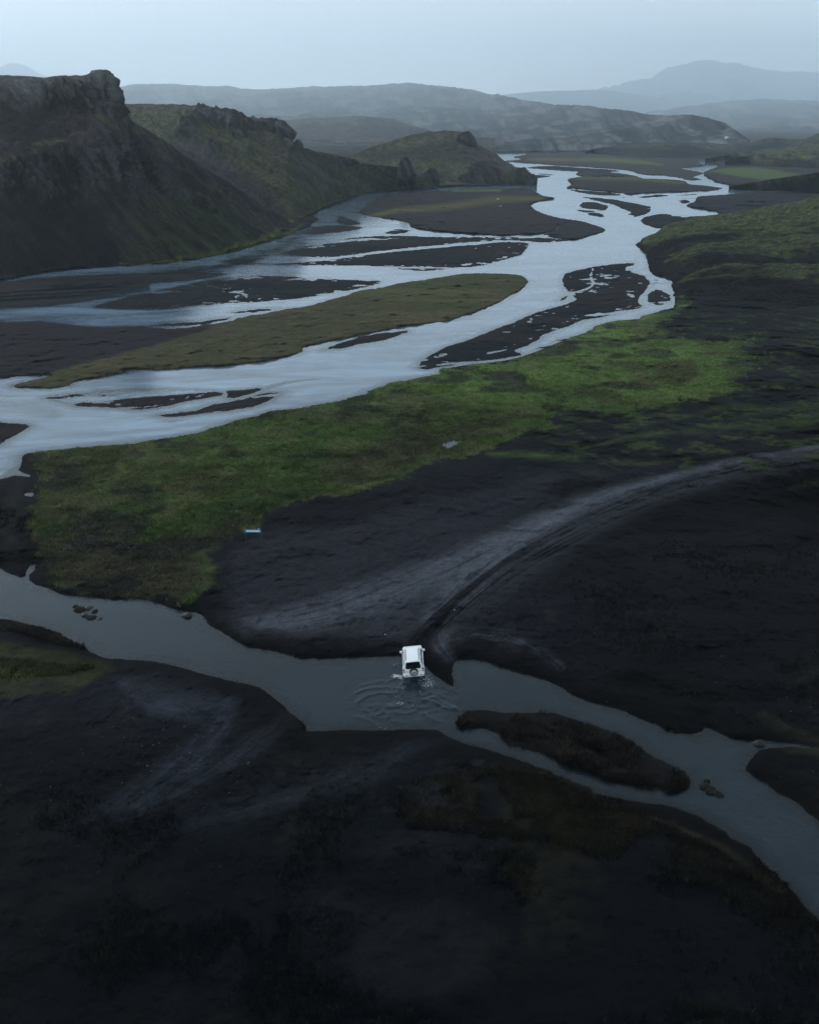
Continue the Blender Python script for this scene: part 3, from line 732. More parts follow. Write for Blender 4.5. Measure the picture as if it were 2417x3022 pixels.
brn = np.maximum(brn, S([(100,1345),(240,1335),(380,1330),(330,1400),(240,1480),(170,1560),(110,1540),(100,1440)], 30, 50)*0.6)
brn = np.maximum(brn, S([(100,1620),(260,1580),(470,1600),(560,1650),(640,1720),(500,1790),(300,1765),(130,1700)], 26, 50)*0.8)
brn = np.maximum(brn, S([(1930,1075),(2040,1065),(2070,1110),(2000,1140),(1930,1120)], 20, 26)*0.7)
brn = np.maximum(brn, sstep(0.56, 0.68, fbm(X0/11, Y0/11, 4, 91))*0.55)
gcol = col(gcol, (0.037, 0.031, 0.021), brn*np.clip(0.6+n1*0.8, 0, 1))
# straw coloured fringe and flecks
fringe = mead*(1-S([(a*0.985+b*0.015 if False else a, b) for a, b in MEADOW], 26, 10, n1))
straw = np.clip(T([(860,1490),(1009,1455),(1130,1420),(1200,1405),(1280,1365),(1340,1345)], [20,18,14,12,10,8]) + 0.7*sstep(0.60, 0.70, fbm(X0/5, Y0/5, 4, 93)), 0, 1)
gcol = col(gcol, (0.098, 0.094, 0.046), straw*0.85*n1*1.4)
bare = sstep(0.62, 0.70, fbm(X0/9, Y0/9, 4, 95))
gcol = col(gcol, (0.018, 0.018, 0.018), np.clip(bare, 0, 1)*0.7)
for pts, ws in (([(850,1350),(980,1345),(1030,1350)], [8,12,5]), ([(1040,1370),(1075,1385)], [8,6]), ([(1065,1415),(1160,1405)], [8,10]), ([(240,1590),(340,1610),(470,1625)], [12,18,10]), ([(150,1708),(300,1712),(380,1706)], [7,8,5]), ([(1640,1255),(1700,1240),(1830,1225)], [8,12,6])):
    gcol = col(gcol, (0.017, 0.016, 0.019), T(pts, ws, .8)*0.9)
base = base*(1-mead)[:, None] + gcol*mead[:, None]

# other green patches
def green(pts, ws, a, c=(0.050, 0.075, 0.020)):
    global base
    base = col(base, np.array(c), T(pts, ws, .9, 18, n1)*np.clip(2.2*n1-0.5, 0, 1)*a)
green([(1440,1338),(1560,1342),(1660,1352),(1720,1362)], [14,28,22,10], 1)
green([(1700,1330),(1860,1290),(2050,1268),(2250,1258),(2450,1240)], [10,26,34,40,44], .55)
green([(1990,1240),(2150,1200),(2300,1210),(2450,1190)], [10,30,40,40], .35)
green([(2100,1150),(2300,1130),(2450,1120)], [10,26,30], .3)
green([(2330,1445),(2417,1420)], [10,26], .5)
green([(60,1400),(40,1480),(30,1560),(40,1640)], [24,30,34,24], .25, (0.05, 0.05, 0.03))
olive = S([(-60,1893),(60,1898),(160,1926),(250,1940),(315,1955),(335,1975),(260,2002),(205,2042),(60,2056),(-60,2052)], 16, 34, n1*.6+n2*.4)
base = col(base, (0.030, 0.033, 0.015), olive*np.clip(2*n1-.2, 0, 1))
base = col(base, (0.052, 0.060, 0.020), olive*sstep(.50, .64, n2*.5+n1*.5)*T([(-60,1985),(60,1990),(180,1985)], [40,44,20], 1)*.9)
heath = T([(-60,1846),(50,1852),(120,1872),(200,1898),(250,1915)], [22,26,24,20,8], .7, 14, n1)
base = col(base, (0.056, 0.044, 0.036), heath*np.clip(2.2*n1-0.5, 0, 1))
fgrass = S([(1240,2330),(1400,2290),(1560,2270),(1700,2310),(1760,2360),(1900,2400),(2100,2500),(2200,2560),(2300,2640),(2450,2760),(2300,2760),(2100,2640),(1850,2560),(1600,2480),(1380,2440),(1250,2420)], 40, 60)
base = col(base, (0.022, 0.0195, 0.0115), fgrass*np.clip(2.4*n1-0.6, 0, 1)*(1-.65*sstep(2380, 2650, V)))
base = col(base, (0.062, 0.050, 0.022), T([(1600,2282),(1700,2312),(1760,2345)], [14,18,10], .8, 10, n1)*n1*1.3)
base = col(base, (0.050, 0.046, 0.024), T([(1900,2410),(1960,2430),(2060,2470),(2140,2510),(2200,2560),(2300,2640)], [12,18,20,22,22,16], .8, 14, n1)*n1*1.2)
rr = T([(2330,2215),(2380,2212),(2500,2230)], [20,36,50], .8, 14, n1)
base = col(base, (0.050, 0.050, 0.024), rr*np.clip(2*n1-.2, 0, 1))
rr = T([(2250,2110),(2330,2160),(2450,2190)], [20,40,50], .8, 20, n1)
base = col(base, (0.036, 0.033, 0.022), rr*np.clip(2*n1-.2, 0, 1)*.9)
mo_ = sstep(.50, .62, fbm(X0/9, Y0/9, 5, 98, .6))*sstep(1900, 2250, V)*(.35+.65*sstep(900, 1500, U))
base = col(base, (0.0100, 0.0098, 0.0058), mo_*land*np.clip(n3*2.4-.5, 0, 1)*.85*(1-.4*sstep(2600, 2900, V)))
spk = sstep(0.60, 0.72, fbm(X0/1.4, Y0/1.4, 4, 97))*sstep(0.45, 0.6, n2)
base = col(base, (0.020, 0.020, 0.017), spk*land*(isle < 0)*(1-mead)*0.4*(1-sstep(2300, 2700, V)))

fl = sstep(.50, .66, fbm(X0/5, Y0/3, 5, 141, .6))*sstep(1500, 1800, U)*sstep(880, 960, V)*(1-sstep(1330, 1440, V))
base = col(base, (0.038, 0.054, 0.018), fl*land*(isle < 0)*(1-mead)*np.clip(n3*2.6-.75, 0, 1)*.9)
base = col(base, (0.006, 0.0065, 0.0085), sstep(.55, .8, fing)*slope_r*land*(1-mead)*.35)
for pts in MUD[:2]:
    base = col(base, (0.021, 0.0205, 0.0255), S(pts, 8, 16, n1*.5+n3*.5)*.9)
for pts in MUD[2:]:
    base = col(base, (0.0080, 0.0090, 0.0115), S(pts, 60, 150, n1*.3+n2*.7)*sstep(.40, .58, n2)*.7)
# islands and bars
for i, (nm, lab, bh, bw, soil, pts) in enumerate(ISLANDS):
    m = (isle == i)
    if not m.any(): continue
    if soil == 'sand':
        c = np.array([0.0085, 0.0120, 0.0155])[None]*(0.5+1.0*fbm((X0[m]*0.94+Y0[m]*0.34)/20, (Y0[m]*0.94-X0[m]*0.34)/4, 4, 145))[:, None]
        c = col(c, (0.024, 0.019, 0.020), sstep(0.45, 0.65, lat[m])*0.7)
    elif soil == 'olive':
        c = np.array([0.052, 0.050, 0.026])[None]*(0.55+0.9*(n1[m]*.5+n3[m]*.5))[:, None]
        c = col(c, (0.044, 0.054, 0.020), sstep(0.50, 0.62, n4[m])*0.8)
        c = col(c, (0.090, 0.078, 0.040), sstep(0.52, 0.66, lat[m])*0.5)
        flat = soft(U[m], V[m], [(-300,940),(104,945),(209,955),(540,962),(640,958),(600,978),(520,1000),(340,1050),(240,1075),(140,1100),(0,1120),(-300,1140)], 9, 2, n1[m], 8)
        c = col(c, (0.018, 0.017, 0.020), flat)
    elif soil == 'brown':
        c = np.array([0.026, 0.0235, 0.025])[None]*(0.7+0.6*n1[m])[:, None]
        st = np.clip(stroke(U[m], V[m], [(1090,640),(1180,620),(1320,610),(1450,590),(1600,585)], [12,22,26,30,14], .9, 2)[0]
                     + stroke(U[m], V[m], [(1700,525),(1780,528),(1880,528),(1960,536),(2020,540)], [10,14,14,14,8], .9, 2)[0], 0, 1)
        c = col(c, (0.082, 0.074, 0.032), np.clip(st*(0.3+1.2*lat[m]), 0, 1))
        gs = stroke(U[m], V[m], [(1340,562),(1480,562)], [9,7], .9, 2)[0]
        c = col(c, (0.085, 0.105, 0.030), gs)
        sk = stroke(U[m], V[m], [(1600,690),(1700,680),(1786,678)], [22,28,18], .9, 2)[0]
        c = col(c, (0.024, 0.025, 0.031), sk)
        sk = stroke(U[m], V[m], [(1690,556),(1850,568),(2000,556),(2100,554)], [8,10,16,12], .9, 2)[0]
        c = col(c, (0.024, 0.025, 0.031), sk)
    elif soil == 'far':
        c = np.array([0.040, 0.035, 0.036])[None]*(0.8+0.4*lat[m])[:, None]
        gs = stroke(U[m], V[m], [(1720,470),(1830,474),(1920,482),(1960,488)], [12,16,16,8], .9, 2)[0]
        c = col(c, (0.080, 0.102, 0.034), gs)
        gs = stroke(U[m], V[m], [(1560,470),(1660,471),(1740,472)], [8,14,10], .9, 2)[0]
        c = col(c, (0.090, 0.085, 0.050), gs)
        gs = stroke(U[m], V[m], [(1740,450),(1850,458),(2050,470)], [3,5,6], .9, 2)[0]
        c = col(c, (0.024, 0.024, 0.03), gs)
    else:
        c = np.array([0.0135, 0.013, 0.0135])[None]*(0.6+0.8*n1[m])[:, None]
        c = col(c, (0.038, 0.034, 0.026), sstep(0.58, 0.70, n3[m]*0.5+n1[m]*0.5)*.8)
    base[m] = c
# far right bank flats and green field
base = col(base, (0.068, 0.090, 0.030), S([(2090,505),(2150,495),(2230,494),(2300,505),(2360,514),(2310,525),(2240,530),(2170,519)], 5, 5))
base = col(base, (0.022, 0.022, 0.028), S([(2030,605),(2060,583),(2138,575),(2240,567),(2400,560),(2400,640),(2130,630)], 6, 4)*0.9)
base = col(base, (0.052, 0.060, 0.020), T([(700,742),(790,718),(850,690),(900,655)], [16,18,16,8], .8)*land*.8)
base = col(base, (0.060, 0.066, 0.018), T([(365,783),(522,770),(663,746)], [8,9,9], .8)*land*.9)
# wet dark strip at the water line, lighter dry film a little above
wline = land*(1-sstep(0.15, 0.9, sdm))
wetb = land*(1-sstep(1.0, 4.5, sdm+(n1-.5)*2.5))*sstep(1640, 1760, V)*(mead < .5)
base = base*(1-0.55*wetb)[:, None]
base = base*(1-0.15*wline)[:, None]
rim = near_w*0
bed = ~land
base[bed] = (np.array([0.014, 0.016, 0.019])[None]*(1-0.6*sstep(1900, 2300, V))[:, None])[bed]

# ------------------------------------------------------------------ cut the sheet into ground, meadow, track, bars and water
Fq = grid_faces(NR, NC)[:, ::-1]
Nn = grid_normals(GP, NR, NC)
if Nn[:, 2].mean() < 0: Nn = -Nn
allwet = (GZ[Fq] < -0.55).all(1)
lab_v = np.zeros(NR*NC, int)                 # 0 ground, 1 meadow, 2 track, 10+i islands
lab_v[mead > 0.5] = 1
lab_v[(trk > 0.5) & (mead < 0.5) & (sdm > 0)] = 2
lab_v[(isle >= 0) & (sdm > -0.0)] = 10 + isle[(isle >= 0) & (sdm > -0.0)]
lab_f = lab_v[Fq].max(1)

def cut(name, mask, label, cat, kind='structure', mat=MAT_GROUND, group=None):
    f = Fq[mask]
    if not len(f): return None
    used, inv = np.unique(f, return_inverse=True)
    o = mesh_object(name, GP[used], inv.reshape(f.shape), mat)
    set_attr(o, 'tint', base[used], 'FLOAT_COLOR')
    try:
        o.data.normals_split_custom_set_from_vertices([tuple(n) for n in Nn[used].tolist()])
    except Exception:
        pass
    return tag(o, label, cat, group, kind)

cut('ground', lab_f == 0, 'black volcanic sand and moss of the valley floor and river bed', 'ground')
cut('meadow', lab_f == 1, 'bright green grassy river bank right of the braided river', 'meadow')
cut('dirt_track', lab_f == 2, 'rutted black gravel track curving down to the ford', 'track')
for i, (nm, lab, bh, bw, soil, pts) in enumerate(ISLANDS):
    cut(nm, lab_f == 10+i, lab, 'island' if nm == 'grass_island' else 'sandbar', group='sandbars in the braided river' if nm == 'sandbar' else 'grassy islands in the river')

# ------------------------------------------------------------------ water surface, with the wake of the car as real ripples
CAR_U, CAR_V = 1221.0, 2013.0
wz = np.zeros(NR*NC)
Zw = lambda l: [(900+x*0.348, 1800+y*0.348) for x, y in l]
RIPPLES = [
 ([(670,605),(560,622),(450,650)],4,.05),([(800,670),(700,660),(560,665),(470,690),(420,715)],4.5,.09),([(760,710),(640,705),(530,730),(460,770),(420,800)],4.5,.09),
 ([(500,740),(460,775),(430,830)],5,.06),([(550,820),(600,800),(660,830),(650,880),(600,890)],5,.06),([(430,905),(520,930),(600,970),(690,1005)],4,.06),
 ([(1000,760),(1100,780),(1180,830),(1310,845)],4.5,.08),([(1010,650),(960,715),(880,735)],3.5,.06),([(830,620),(790,690),(760,740)],3.5,.06),
 ([(500,850),(580,885),(640,890)],4,.06),([(740,940),(820,960),(880,945)],4,.05),([(1090,740),(1200,800),(1310,845)],4,.07),([(820,450),(770,470),(745,500)],3,.06),
 ([(700,800),(760,860),(860,880),(960,850)],6,.05),([(560,900),(680,920),(760,900)],6,.04),([(1010,880),(1080,930),(1180,960)],6,.05),([(1060,700),(1140,720),(1220,760)],5,.04),
 ([(780,575),(720,600),(660,640)],4,.06),([(1030,590),(1090,640),(1130,660)],4,.05),([(620,840),(700,870),(720,930)],6,.05),([(900,780),(940,820),(1030,850)],6,.05)]
n1w = fbm(X0/1.6, Y0/1.6, 3, 103)
for pts, w, a in RIPPLES:
    m, off = stroke(U, V, Zw(pts), [w*2.2*0.7]*2, 1.0, 1.8)
    wz += 0.75*a*m*(0.25+1.3*n1w)*np.cos(np.clip(off/(w*1.6), -1.5, 1.5))
turb = np.exp(-((U-1215)/130)**2-((V-2070)/55)**2)
wz += turb*0.07*(fbm(X0/0.6, Y0/0.45, 3, 101)-0.5)*2
sheet = (GZ < 0.06) | (sdm < 0.5)
fw = sheet[Fq].any(1) & (VS_[Fq // NC].min(1) > 430)
pf = pud[Fq].max(1)
WP = np.stack([X0, Y0, np.zeros_like(X0)], 1); WP[:, 2] = wz*water
depth = np.clip(-GZ, 0, 2)*np.where(pudw > .3, .25, 1.0)
dark_w = np.clip(stroke(U, V, [(-300,880),(60,862),(300,838),(520,806),(700,780),(860,715)], [90,80,70,46,26,14], 1.0, 1.6, streak, 50)[0]*1.1
                  + .55*stroke(U, V, [(-300,1180),(0,1190),(160,1215)], [60,60,30], 1.0, 1.6, streak, 40)[0] + .3*sstep(.5, .7, streak), 0, 1)  # silt lowered under the left cliff, its dark reflection put into the colour
def water_obj(name, mask, label, cat, group=None, mat=None):
    f = Fq[mask]
    if not len(f): return
    used, inv = np.unique(f, return_inverse=True)
    o = mesh_object(name, WP[used], inv.reshape(f.shape), mat or MAT_STREAM)
    set_attr(o, 'depth', depth[used]); set_attr(o, 'clear', dark_w[used])
    tag(o, label, cat, group, 'structure')
pn = dilate((pud >= 0).reshape(NR, NC), 4).ravel()
fp = pn[Fq].all(1) & fw
# label each puddle area with its nearest puddle index by spreading
lab_p = pud.reshape(NR, NC).copy()
for _ in range(5):
    for ax, d in ((0, 1), (0, -1), (1, 1), (1, -1)):
        r = np.roll(lab_p, d, ax); lab_p = np.where(lab_p < 0, r, lab_p)
lab_pf = lab_p.ravel()[Fq].max(1)
far_w = lab_pf < 0
nearf = (V[Fq].mean(1) > 1580)
water_obj('river', fw & far_w & ~nearf, 'pale glacial river braiding down the valley between dark bars', 'river', None, MAT_WATER)
water_obj('stream', fw & far_w & nearf, 'dark near side stream with the ford that the car is crossing', 'river')
for i, (lab, pts) in enumerate(PUDDLES):
    water_obj('puddle', fw & (lab_pf == i), lab, 'puddle', 'puddles on the marshy ground')


# ------------------------------------------------------------------ hills
def interp_poly(pts, us):
    p = np.asarray([q if len(q) > 2 else (q[0], q[1], float(dist_of(q[1]))) for q in pts], float)
    return [np.interp(us, p[:, 0], p[:, i]) for i in range(1, p.shape[1])]

def hill(name, label, base_l, crest_l, du=3.2, nrow=120, shape=None, back=((6, .12), (20, .2), (60, .3), (160, .45), (400, .7)), disp=None, paint=None, mat=None, sink=2.5, seed=0, crest_rough=0.0, thing=None):
    """base_l: (u, v[, d]); crest_l: (u, v, d). Foot on the valley floor, skyline at distance d."""
    lo = min(base_l[0][0], crest_l[0][0]); hi = max(base_l[-1][0], crest_l[-1][0])
    us = np.arange(lo, hi + du, du)
    b = interp_poly(base_l, us); vb = b[0]
    db = b[1] if len(b) > 1 else dist_of(vb)
    vc, dc = interp_poly(crest_l, us)
    dc = np.where(dc > 3000, dc+(dc-3000)*.7, dc); db = np.where(db > 3000, db+(db-3000)*.7, db)
    vc = np.minimum(vc, vb - 0.5)
    if crest_rough:
        vc = vc + crest_rough*((fbm(us/60, us*0+seed, 4, seed)-0.5)*2 + (fbm(us/9, us*0+seed, 3, seed+5)-0.5)*0.8)
    nc = len(us)
    t = np.linspace(0, 1, nrow)
    rows = []
    for tt in t:
        h = shape(tt, us) if shape else tt
        Y = db + (dc-db)*h
        v = vb + (vc-vb)*tt
        z = H - Y*tan_dep(v)
        rows.append(np.stack([x_of(us, Y, z), Y, z], 1))
    top = rows[-1]
    foot = rows[0].copy(); foot[:, 2] -= sink
    # behind the skyline
    bl = []
    zc, Yc = top[:, 2], top[:, 1]
    for dist, drop in back:
        Yb = Yc + dist
        zz = zc - drop*dist
        bl.append(np.stack([top[:, 0]*(Yb/Yc), Yb, np.maximum(zz, -3)], 1))
    P = np.vstack([foot] + rows + bl)
    nr = len(rows) + 1 + len(bl)
    T_ = np.concatenate([[0], t, np.ones(len(bl))])
    tv = np.repeat(T_, nc)
    N = grid_normals(P, nr, nc)
    if (N[:, 2]).mean() < 0: N = -N
    u0, v0 = project(P)
    if disp is not None:
        d = disp(u0, v0, P, tv)
        d = d * sstep(0.0, 0.06, tv)
        d[:nc] = 0
        P = P + N * d[:, None]
    N = grid_normals(P, nr, nc)
    if (N[:, 2]).mean() < 0: N = -N
    c = paint(u0, v0, P, N, tv)
    o = mesh_object(name, P, grid_faces(nr, nc), mat or MAT_HILL)
    set_attr(o, 'tint', c, 'FLOAT_COLOR')
    if thing: return tag(o, label, thing[0], thing[1])
    return tag(o, label, 'mountain' if name == 'mountain' else 'hill', None, 'structure')

def ctone(n, a, b):
    return np.asarray(a)[None]*(1-n)[:, None] + np.asarray(b)[None]*n[:, None]

# ---- left cliff hill
CA_BASE = [(-1500,930),(-900,900),(-300,858),(0,829),(157,802),(365,784),(522,773),(663,748),(741,727),(814,706),(858,672)]
CA_CREST = [(-1500,150,430),(-700,190,430),(-200,215,425),(0,225,420),(141,228,420),(204,227,420),(261,220,415),(277,212,412),(295,210,410),(318,215,410),(329,228,408),(342,246,407),(348,275,406),(361,295,405),(370,316,404),(374,340,404),(397,361,405),(449,392,410),(483,413,414),(522,444,418),(611,502,428),(694,554,440),(783,606,452),(835,638,462),(858,664,468)]
def shapeA(t, us):
    k = 1-sstep(330, 420, us)                       # cliff part
    g = np.where(t < 0.35, t/0.35*0.28, np.where(t < 0.62, 0.28+(t-0.35)/0.27*0.12, np.where(t < 0.80, 0.40+(t-0.62)/0.18*0.36, np.where(t < 0.95, 0.76+(t-0.80)/0.15*0.10, 0.86+(t-0.95)/0.05*0.14))))
    g = .5*g+.5*t
    return g*k + t*(1-k)
def cragA(u, v):
    nz = fbm(u/26, v/20, 4, 205)
    m = soft(u, v, [(-300,520),(0,500),(60,480),(180,470),(260,440),(330,420),(400,440),(470,500),(480,540),(440,560),(380,560),(330,545),(240,570),(200,600),(130,610),(100,560),(40,600),(-300,640)], 22, 1.4, nz, 40)
    m = np.maximum(m, soft(u, v, [(130,262),(250,240),(290,205),(335,215),(352,290),(376,330),(366,352),(320,345),(240,330),(180,330),(130,320)], 10, 1.4, nz, 22))
    m = np.maximum(m, 0.9*stroke(u, v, [(470,560),(560,590),(640,640)], [14,20,12], .8, 1.4, nz, 20)[0])
    return m
def dispA(u, v, P, t):
    s = (v-480) - 0.62*(u-400)
    x, y = P[:, 0] + 0.6*P[:, 2], P[:, 1] - 0.8*P[:, 2]
    m = cragA(u, v)
    r = ridged(x/8+P[:, 2]/14, y/8, 5, 211)
    d = m*(r-0.35)*7.5 + m*(fbm(u/14, v/10, 4, 216)-.5)*6 + (ridged(x/22, y/30, 4, 212)-0.5)*4.0 + (fbm(x/3.5, y/3.5, 4, 213)-0.5)*1.6
    gul = ridged(s/26+fbm(u/70, v/70, 2, 3)*1.0, u/260, 4, 214)-0.5
    d += gul*(1-m)*2.6*sstep(250, 480, u)
    return d*(1-0.7*sstep(0.93, 1.0, t))*(1+0*u)
def paintA(u, v, P, N, t):
    x, y = P[:, 0]+0.5*P[:, 2], P[:, 1]-0.7*P[:, 2]
    a = fbm(x/14, y/14, 5, 221); b = fbm(x/4, y/4, 4, 222); w = fbm(u/40, v/30, 4, 223)
    s = (v-480) - 0.62*(u-400)
    stz = fbm(s/16, u/190, 4, 224)
    c = ctone(sstep(.3, .7, a), (0.0080, 0.0080, 0.0100), (0.028, 0.0245, 0.027))
    # moss on the scree aprons, running down the fall line
    mo = soft(u, v, [(360,640),(480,560),(560,560),(640,600),(740,640),(830,660),(840,690),(760,715),(660,742),(520,768),(380,775),(360,700)], 30, 1.3, stz, 70)
    c = col(c, (0.027, 0.031, 0.014), mo*np.clip(2.0*stz-0.35, 0, 1))
    mo2 = np.clip(stroke(u, v, [(400,380),(450,420),(500,470),(580,530),(680,600),(780,650)], [10,14,18,22,22,14], .9, 1.4, w, 16)[0], 0, 1)
    c = col(c, (0.042, 0.042, 0.019), mo2*np.clip(2*b-.45, 0, 1)*.8)
    for pts, ws in (([(-50,430),(20,425)], [14,10]), ([(100,430),(160,420),(205,425)], [10,16,10]), ([(0,480),(80,465),(110,450)], [26,22,10]), ([(60,240),(150,262)], [10,8]), ([(-40,310),(20,300)], [12,10]), ([(240,300),(300,350),(350,385)], [10,14,8])):
        c = col(c, (0.060, 0.066, 0.024), stroke(u, v, pts, ws, .9, 1.3, w, 10)[0]*np.clip(2*b-.4, 0, 1))
    m = cragA(u, v)
    c = c*(1-m)[:, None] + ctone(sstep(.35, .7, b), (0.007, 0.007, 0.0085), (0.046, 0.046, 0.051))*m[:, None]
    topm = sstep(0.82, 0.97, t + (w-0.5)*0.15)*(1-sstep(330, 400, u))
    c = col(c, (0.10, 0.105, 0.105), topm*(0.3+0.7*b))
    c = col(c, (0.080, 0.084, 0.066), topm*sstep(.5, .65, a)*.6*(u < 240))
    c = col(c, (0.0040, 0.0048, 0.0060), soft(u, v, [(-300,640),(0,600),(150,600),(300,600),(340,700),(360,770),(150,795),(-300,850)], 50, 1.2, w, 40)*.75)  # edge-of-view darkening painted onto the lower left slope
    c = col(c, (0.070, 0.080, 0.018), stroke(u, v, [(360,781),(522,770),(663,745),(760,718),(840,680)], [7,9,11,13,15], .8, 1.6, b, 8)[0]*.95)
    return c*np.clip(-.2+2.4*fbm(x/1.6+P[:, 2]/3, y/1.6, 5, 229, .7), .2, 2.2)[:, None]
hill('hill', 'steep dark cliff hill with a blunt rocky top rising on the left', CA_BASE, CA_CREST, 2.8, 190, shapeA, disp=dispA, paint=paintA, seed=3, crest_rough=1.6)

# ---- second ridge with rock bands
CB_BASE = [(300,660,500),(700,655,500),(835,668,470),(868,664),(905,640),(972,605),(1045,581),(1113,566),(1285,556)]
CB_CREST = [(300,312,700),(365,309,690),(491,310,670),(574,311,655),(653,322,640),(700,332,630),(731,351,622),(778,358,616),(830,366,610),(846,380,606),(856,413,606),(887,434,612),(941,450,625),(998,460,640),(1035,471,655),(1061,482,670),(1134,489,690),(1186,494,705),(1218,512,718),(1270,538,728),(1285,550,732)]
def bandB(u, v):
    nz = fbm(u/22, v/16, 4, 305)
    m = soft(u, v, [(570,345),(600,325),(640,332),(690,335),(725,352),(722,410),(690,405),(665,375),(620,370),(585,360)], 4, 1.5, nz, 7)
    m = np.maximum(m, soft(u, v, [(715,352),(780,354),(835,366),(852,400),(858,420),(830,415),(820,395),(750,390),(725,378)], 4, 1.5, nz, 7))
    m = np.maximum(m, soft(u, v, [(510,405),(545,365),(580,362),(585,395),(560,410)], 5, 1.5, nz, 8))
    m = np.maximum(m, soft(u, v, [(618,432),(650,430),(648,455),(632,458)], 5, 1.5, nz, 5))
    m = np.maximum(m, soft(u, v, [(728,438),(745,438),(758,470),(735,460)], 5, 1.5, nz, 5)*.8)
    m = np.maximum(m, soft(u, v, [(835,425),(890,430),(885,445),(845,440)], 4, 1.5, nz, 6)*.8)
    m = np.maximum(m, soft(u, v, [(995,470),(1030,465),(1045,485),(1020,492)], 5, 1.5, nz, 6))
    return m
def dispB(u, v, P, t):
    m = bandB(u, v)
    x, y = P[:, 0]+0.6*P[:, 2], P[:, 1]-0.8*P[:, 2]
    d = m*(2.5+6.0*(ridged(x/7, y/7, 5, 311)-.4)) + (ridged(x/30, y/45, 4, 312)-.5)*4.0 + (fbm(x/5, y/5, 4, 313)-.5)*1.6
    s = (v-480)-0.60*(u-700)
    d += (ridged(s/22, u/300, 4, 314)-.5)*1.8*(1-m)*sstep(.0, .3, t)
    return d*(1-.6*sstep(.95, 1, t))
def paintB(u, v, P, N, t):
    x, y = P[:, 0]+.5*P[:, 2], P[:, 1]-.7*P[:, 2]
    a = fbm(x/16, y/16, 5, 321); b = fbm(x/5, y/5, 4, 322); w = fbm(u/34, v/26, 4, 323)
    s = (v-480)-0.60*(u-700); stz = fbm(s/16, u/220, 4, 324)
    c = ctone(sstep(.3, .7, stz*.6+a*.4), (0.022, 0.022, 0.018), (0.045, 0.046, 0.024))
    gr = soft(u, v, [(365,318),(480,312),(570,318),(560,345),(520,390),(470,420),(420,370)], 14, 1.4, w, 26)
    c = col(c, (0.074, 0.080, 0.052), gr*(.35+.65*b))
    gr = soft(u, v, [(590,365),(660,385),(730,410),(800,470),(900,540),(960,600),(930,620),(840,600),(760,540),(690,480),(620,420)], 16, 1.4, w, 34)
    c = col(c, (0.043, 0.046, 0.021), gr*np.clip(2*stz-.3, 0, 1)*.85)
    dk = soft(u, v, [(520,430),(600,440),(680,490),(780,560),(850,620),(840,650),(760,600),(640,520),(540,470)], 14, 1.4, w, 18)
    c = col(c, (0.020, 0.0205, 0.0235), dk*.92)
    lv = soft(u, v, [(520,420),(590,420),(660,470),(690,500),(640,490),(560,455)], 12, 1.4, w, 16)
    c = col(c, (0.052, 0.048, 0.055), lv*.75)
    rt = soft(u, v, [(740,400),(850,420),(940,470),(990,540),(960,560),(880,500),(800,450)], 20, 1.4, w, 34)
    c = col(c, (0.052, 0.045, 0.046), rt*np.clip(stz*1.6-.2, 0, 1)*.8)
    m = bandB(u, v)
    c = c*(1-m)[:, None] + ctone(sstep(.35, .7, b), (0.018, 0.020, 0.023), (0.066, 0.070, 0.072))*m[:, None]
    tp = sstep(.93, 1, t)
    c = col(c, (0.085, 0.078, 0.070), tp*(.3+.6*b)*(u < 860))
    c = col(c, (0.075, 0.080, 0.020), stroke(u, v, [(850,670),(890,645),(972,604),(1045,582),(1113,567),(1280,557)], [14,12,8,7,5,4], .8, 1.6, b, 6)[0]*.85)
    return c*np.clip(-.2+2.4*fbm(x/2.2+P[:, 2]/4, y/2.2, 5, 329, .7), .2, 2.2)[:, None]
hill('hill', 'mossy ridge with broken rock bands behind the cliff hill', CB_BASE, CB_CREST, 2.8, 150, None, disp=dispB, paint=paintB, seed=4, crest_rough=1.4)

# ---- round knoll
CK_BASE = [(1000,540,770),(1100,552,770),(1285,552),(1350,548),(1480,545),(1535,541),(1575,533)]
CK_CREST = [(1000,468,840),(1030,460,850),(1092,434,870),(1150,417,885),(1202,402,895),(1228,396,900),(1267,388,900),(1307,385,900),(1346,386.5,895),(1372,391,890),(1398,408,880),(1411,423,872),(1437,440,862),(1471,461,850),(1489,477,842),(1515,496,832),(1540,512,822),(1575,530,812)]
def dispK(u, v, P, t):
    x, y = P[:, 0]+.6*P[:, 2], P[:, 1]-.8*P[:, 2]
    return ((ridged(x/34, y/34, 4, 411)-.5)*4.0 + (fbm(x/7, y/7, 4, 412)-.5)*2.2)*(1-.6*sstep(.92, 1, t))
def paintK(u, v, P, N, t):
    x, y = P[:, 0]+.5*P[:, 2], P[:, 1]-.7*P[:, 2]
    a = fbm(x/22, y/22, 5, 421); b = fbm(x/7, y/7, 4, 422); w = fbm(u/30, v/20, 4, 423)
    c = ctone(sstep(.3, .7, a), (0.034, 0.034, 0.024), (0.060, 0.059, 0.037))
    c = col(c, (0.048, 0.054, 0.024), soft(u, v, [(1200,480),(1280,470),(1330,485),(1300,500),(1220,500),(1185,492)], 10, 1.6, w, 12)*.8)
    c = col(c, (0.046, 0.040, 0.040), soft(u, v, [(1340,400),(1400,410),(1460,460),(1520,500),(1540,520),(1440,510),(1380,470)], 14, 1.6, w, 18)*.85)
    c = col(c, (0.026, 0.026, 0.024), soft(u, v, [(1120,450),(1260,440),(1350,455),(1420,490),(1340,480),(1200,468),(1140,470)], 14, 1.6, w, 18)*.6)
    c = col(c, (0.070, 0.070, 0.020), stroke(u, v, [(1285,545),(1350,540),(1420,540)], [7,9,6], .9, 1.8, b, 5)[0]*.9)
    return c*np.clip(-.1+2.2*fbm(x/3, y/3, 5, 429, .7), .2, 2.2)[:, None]
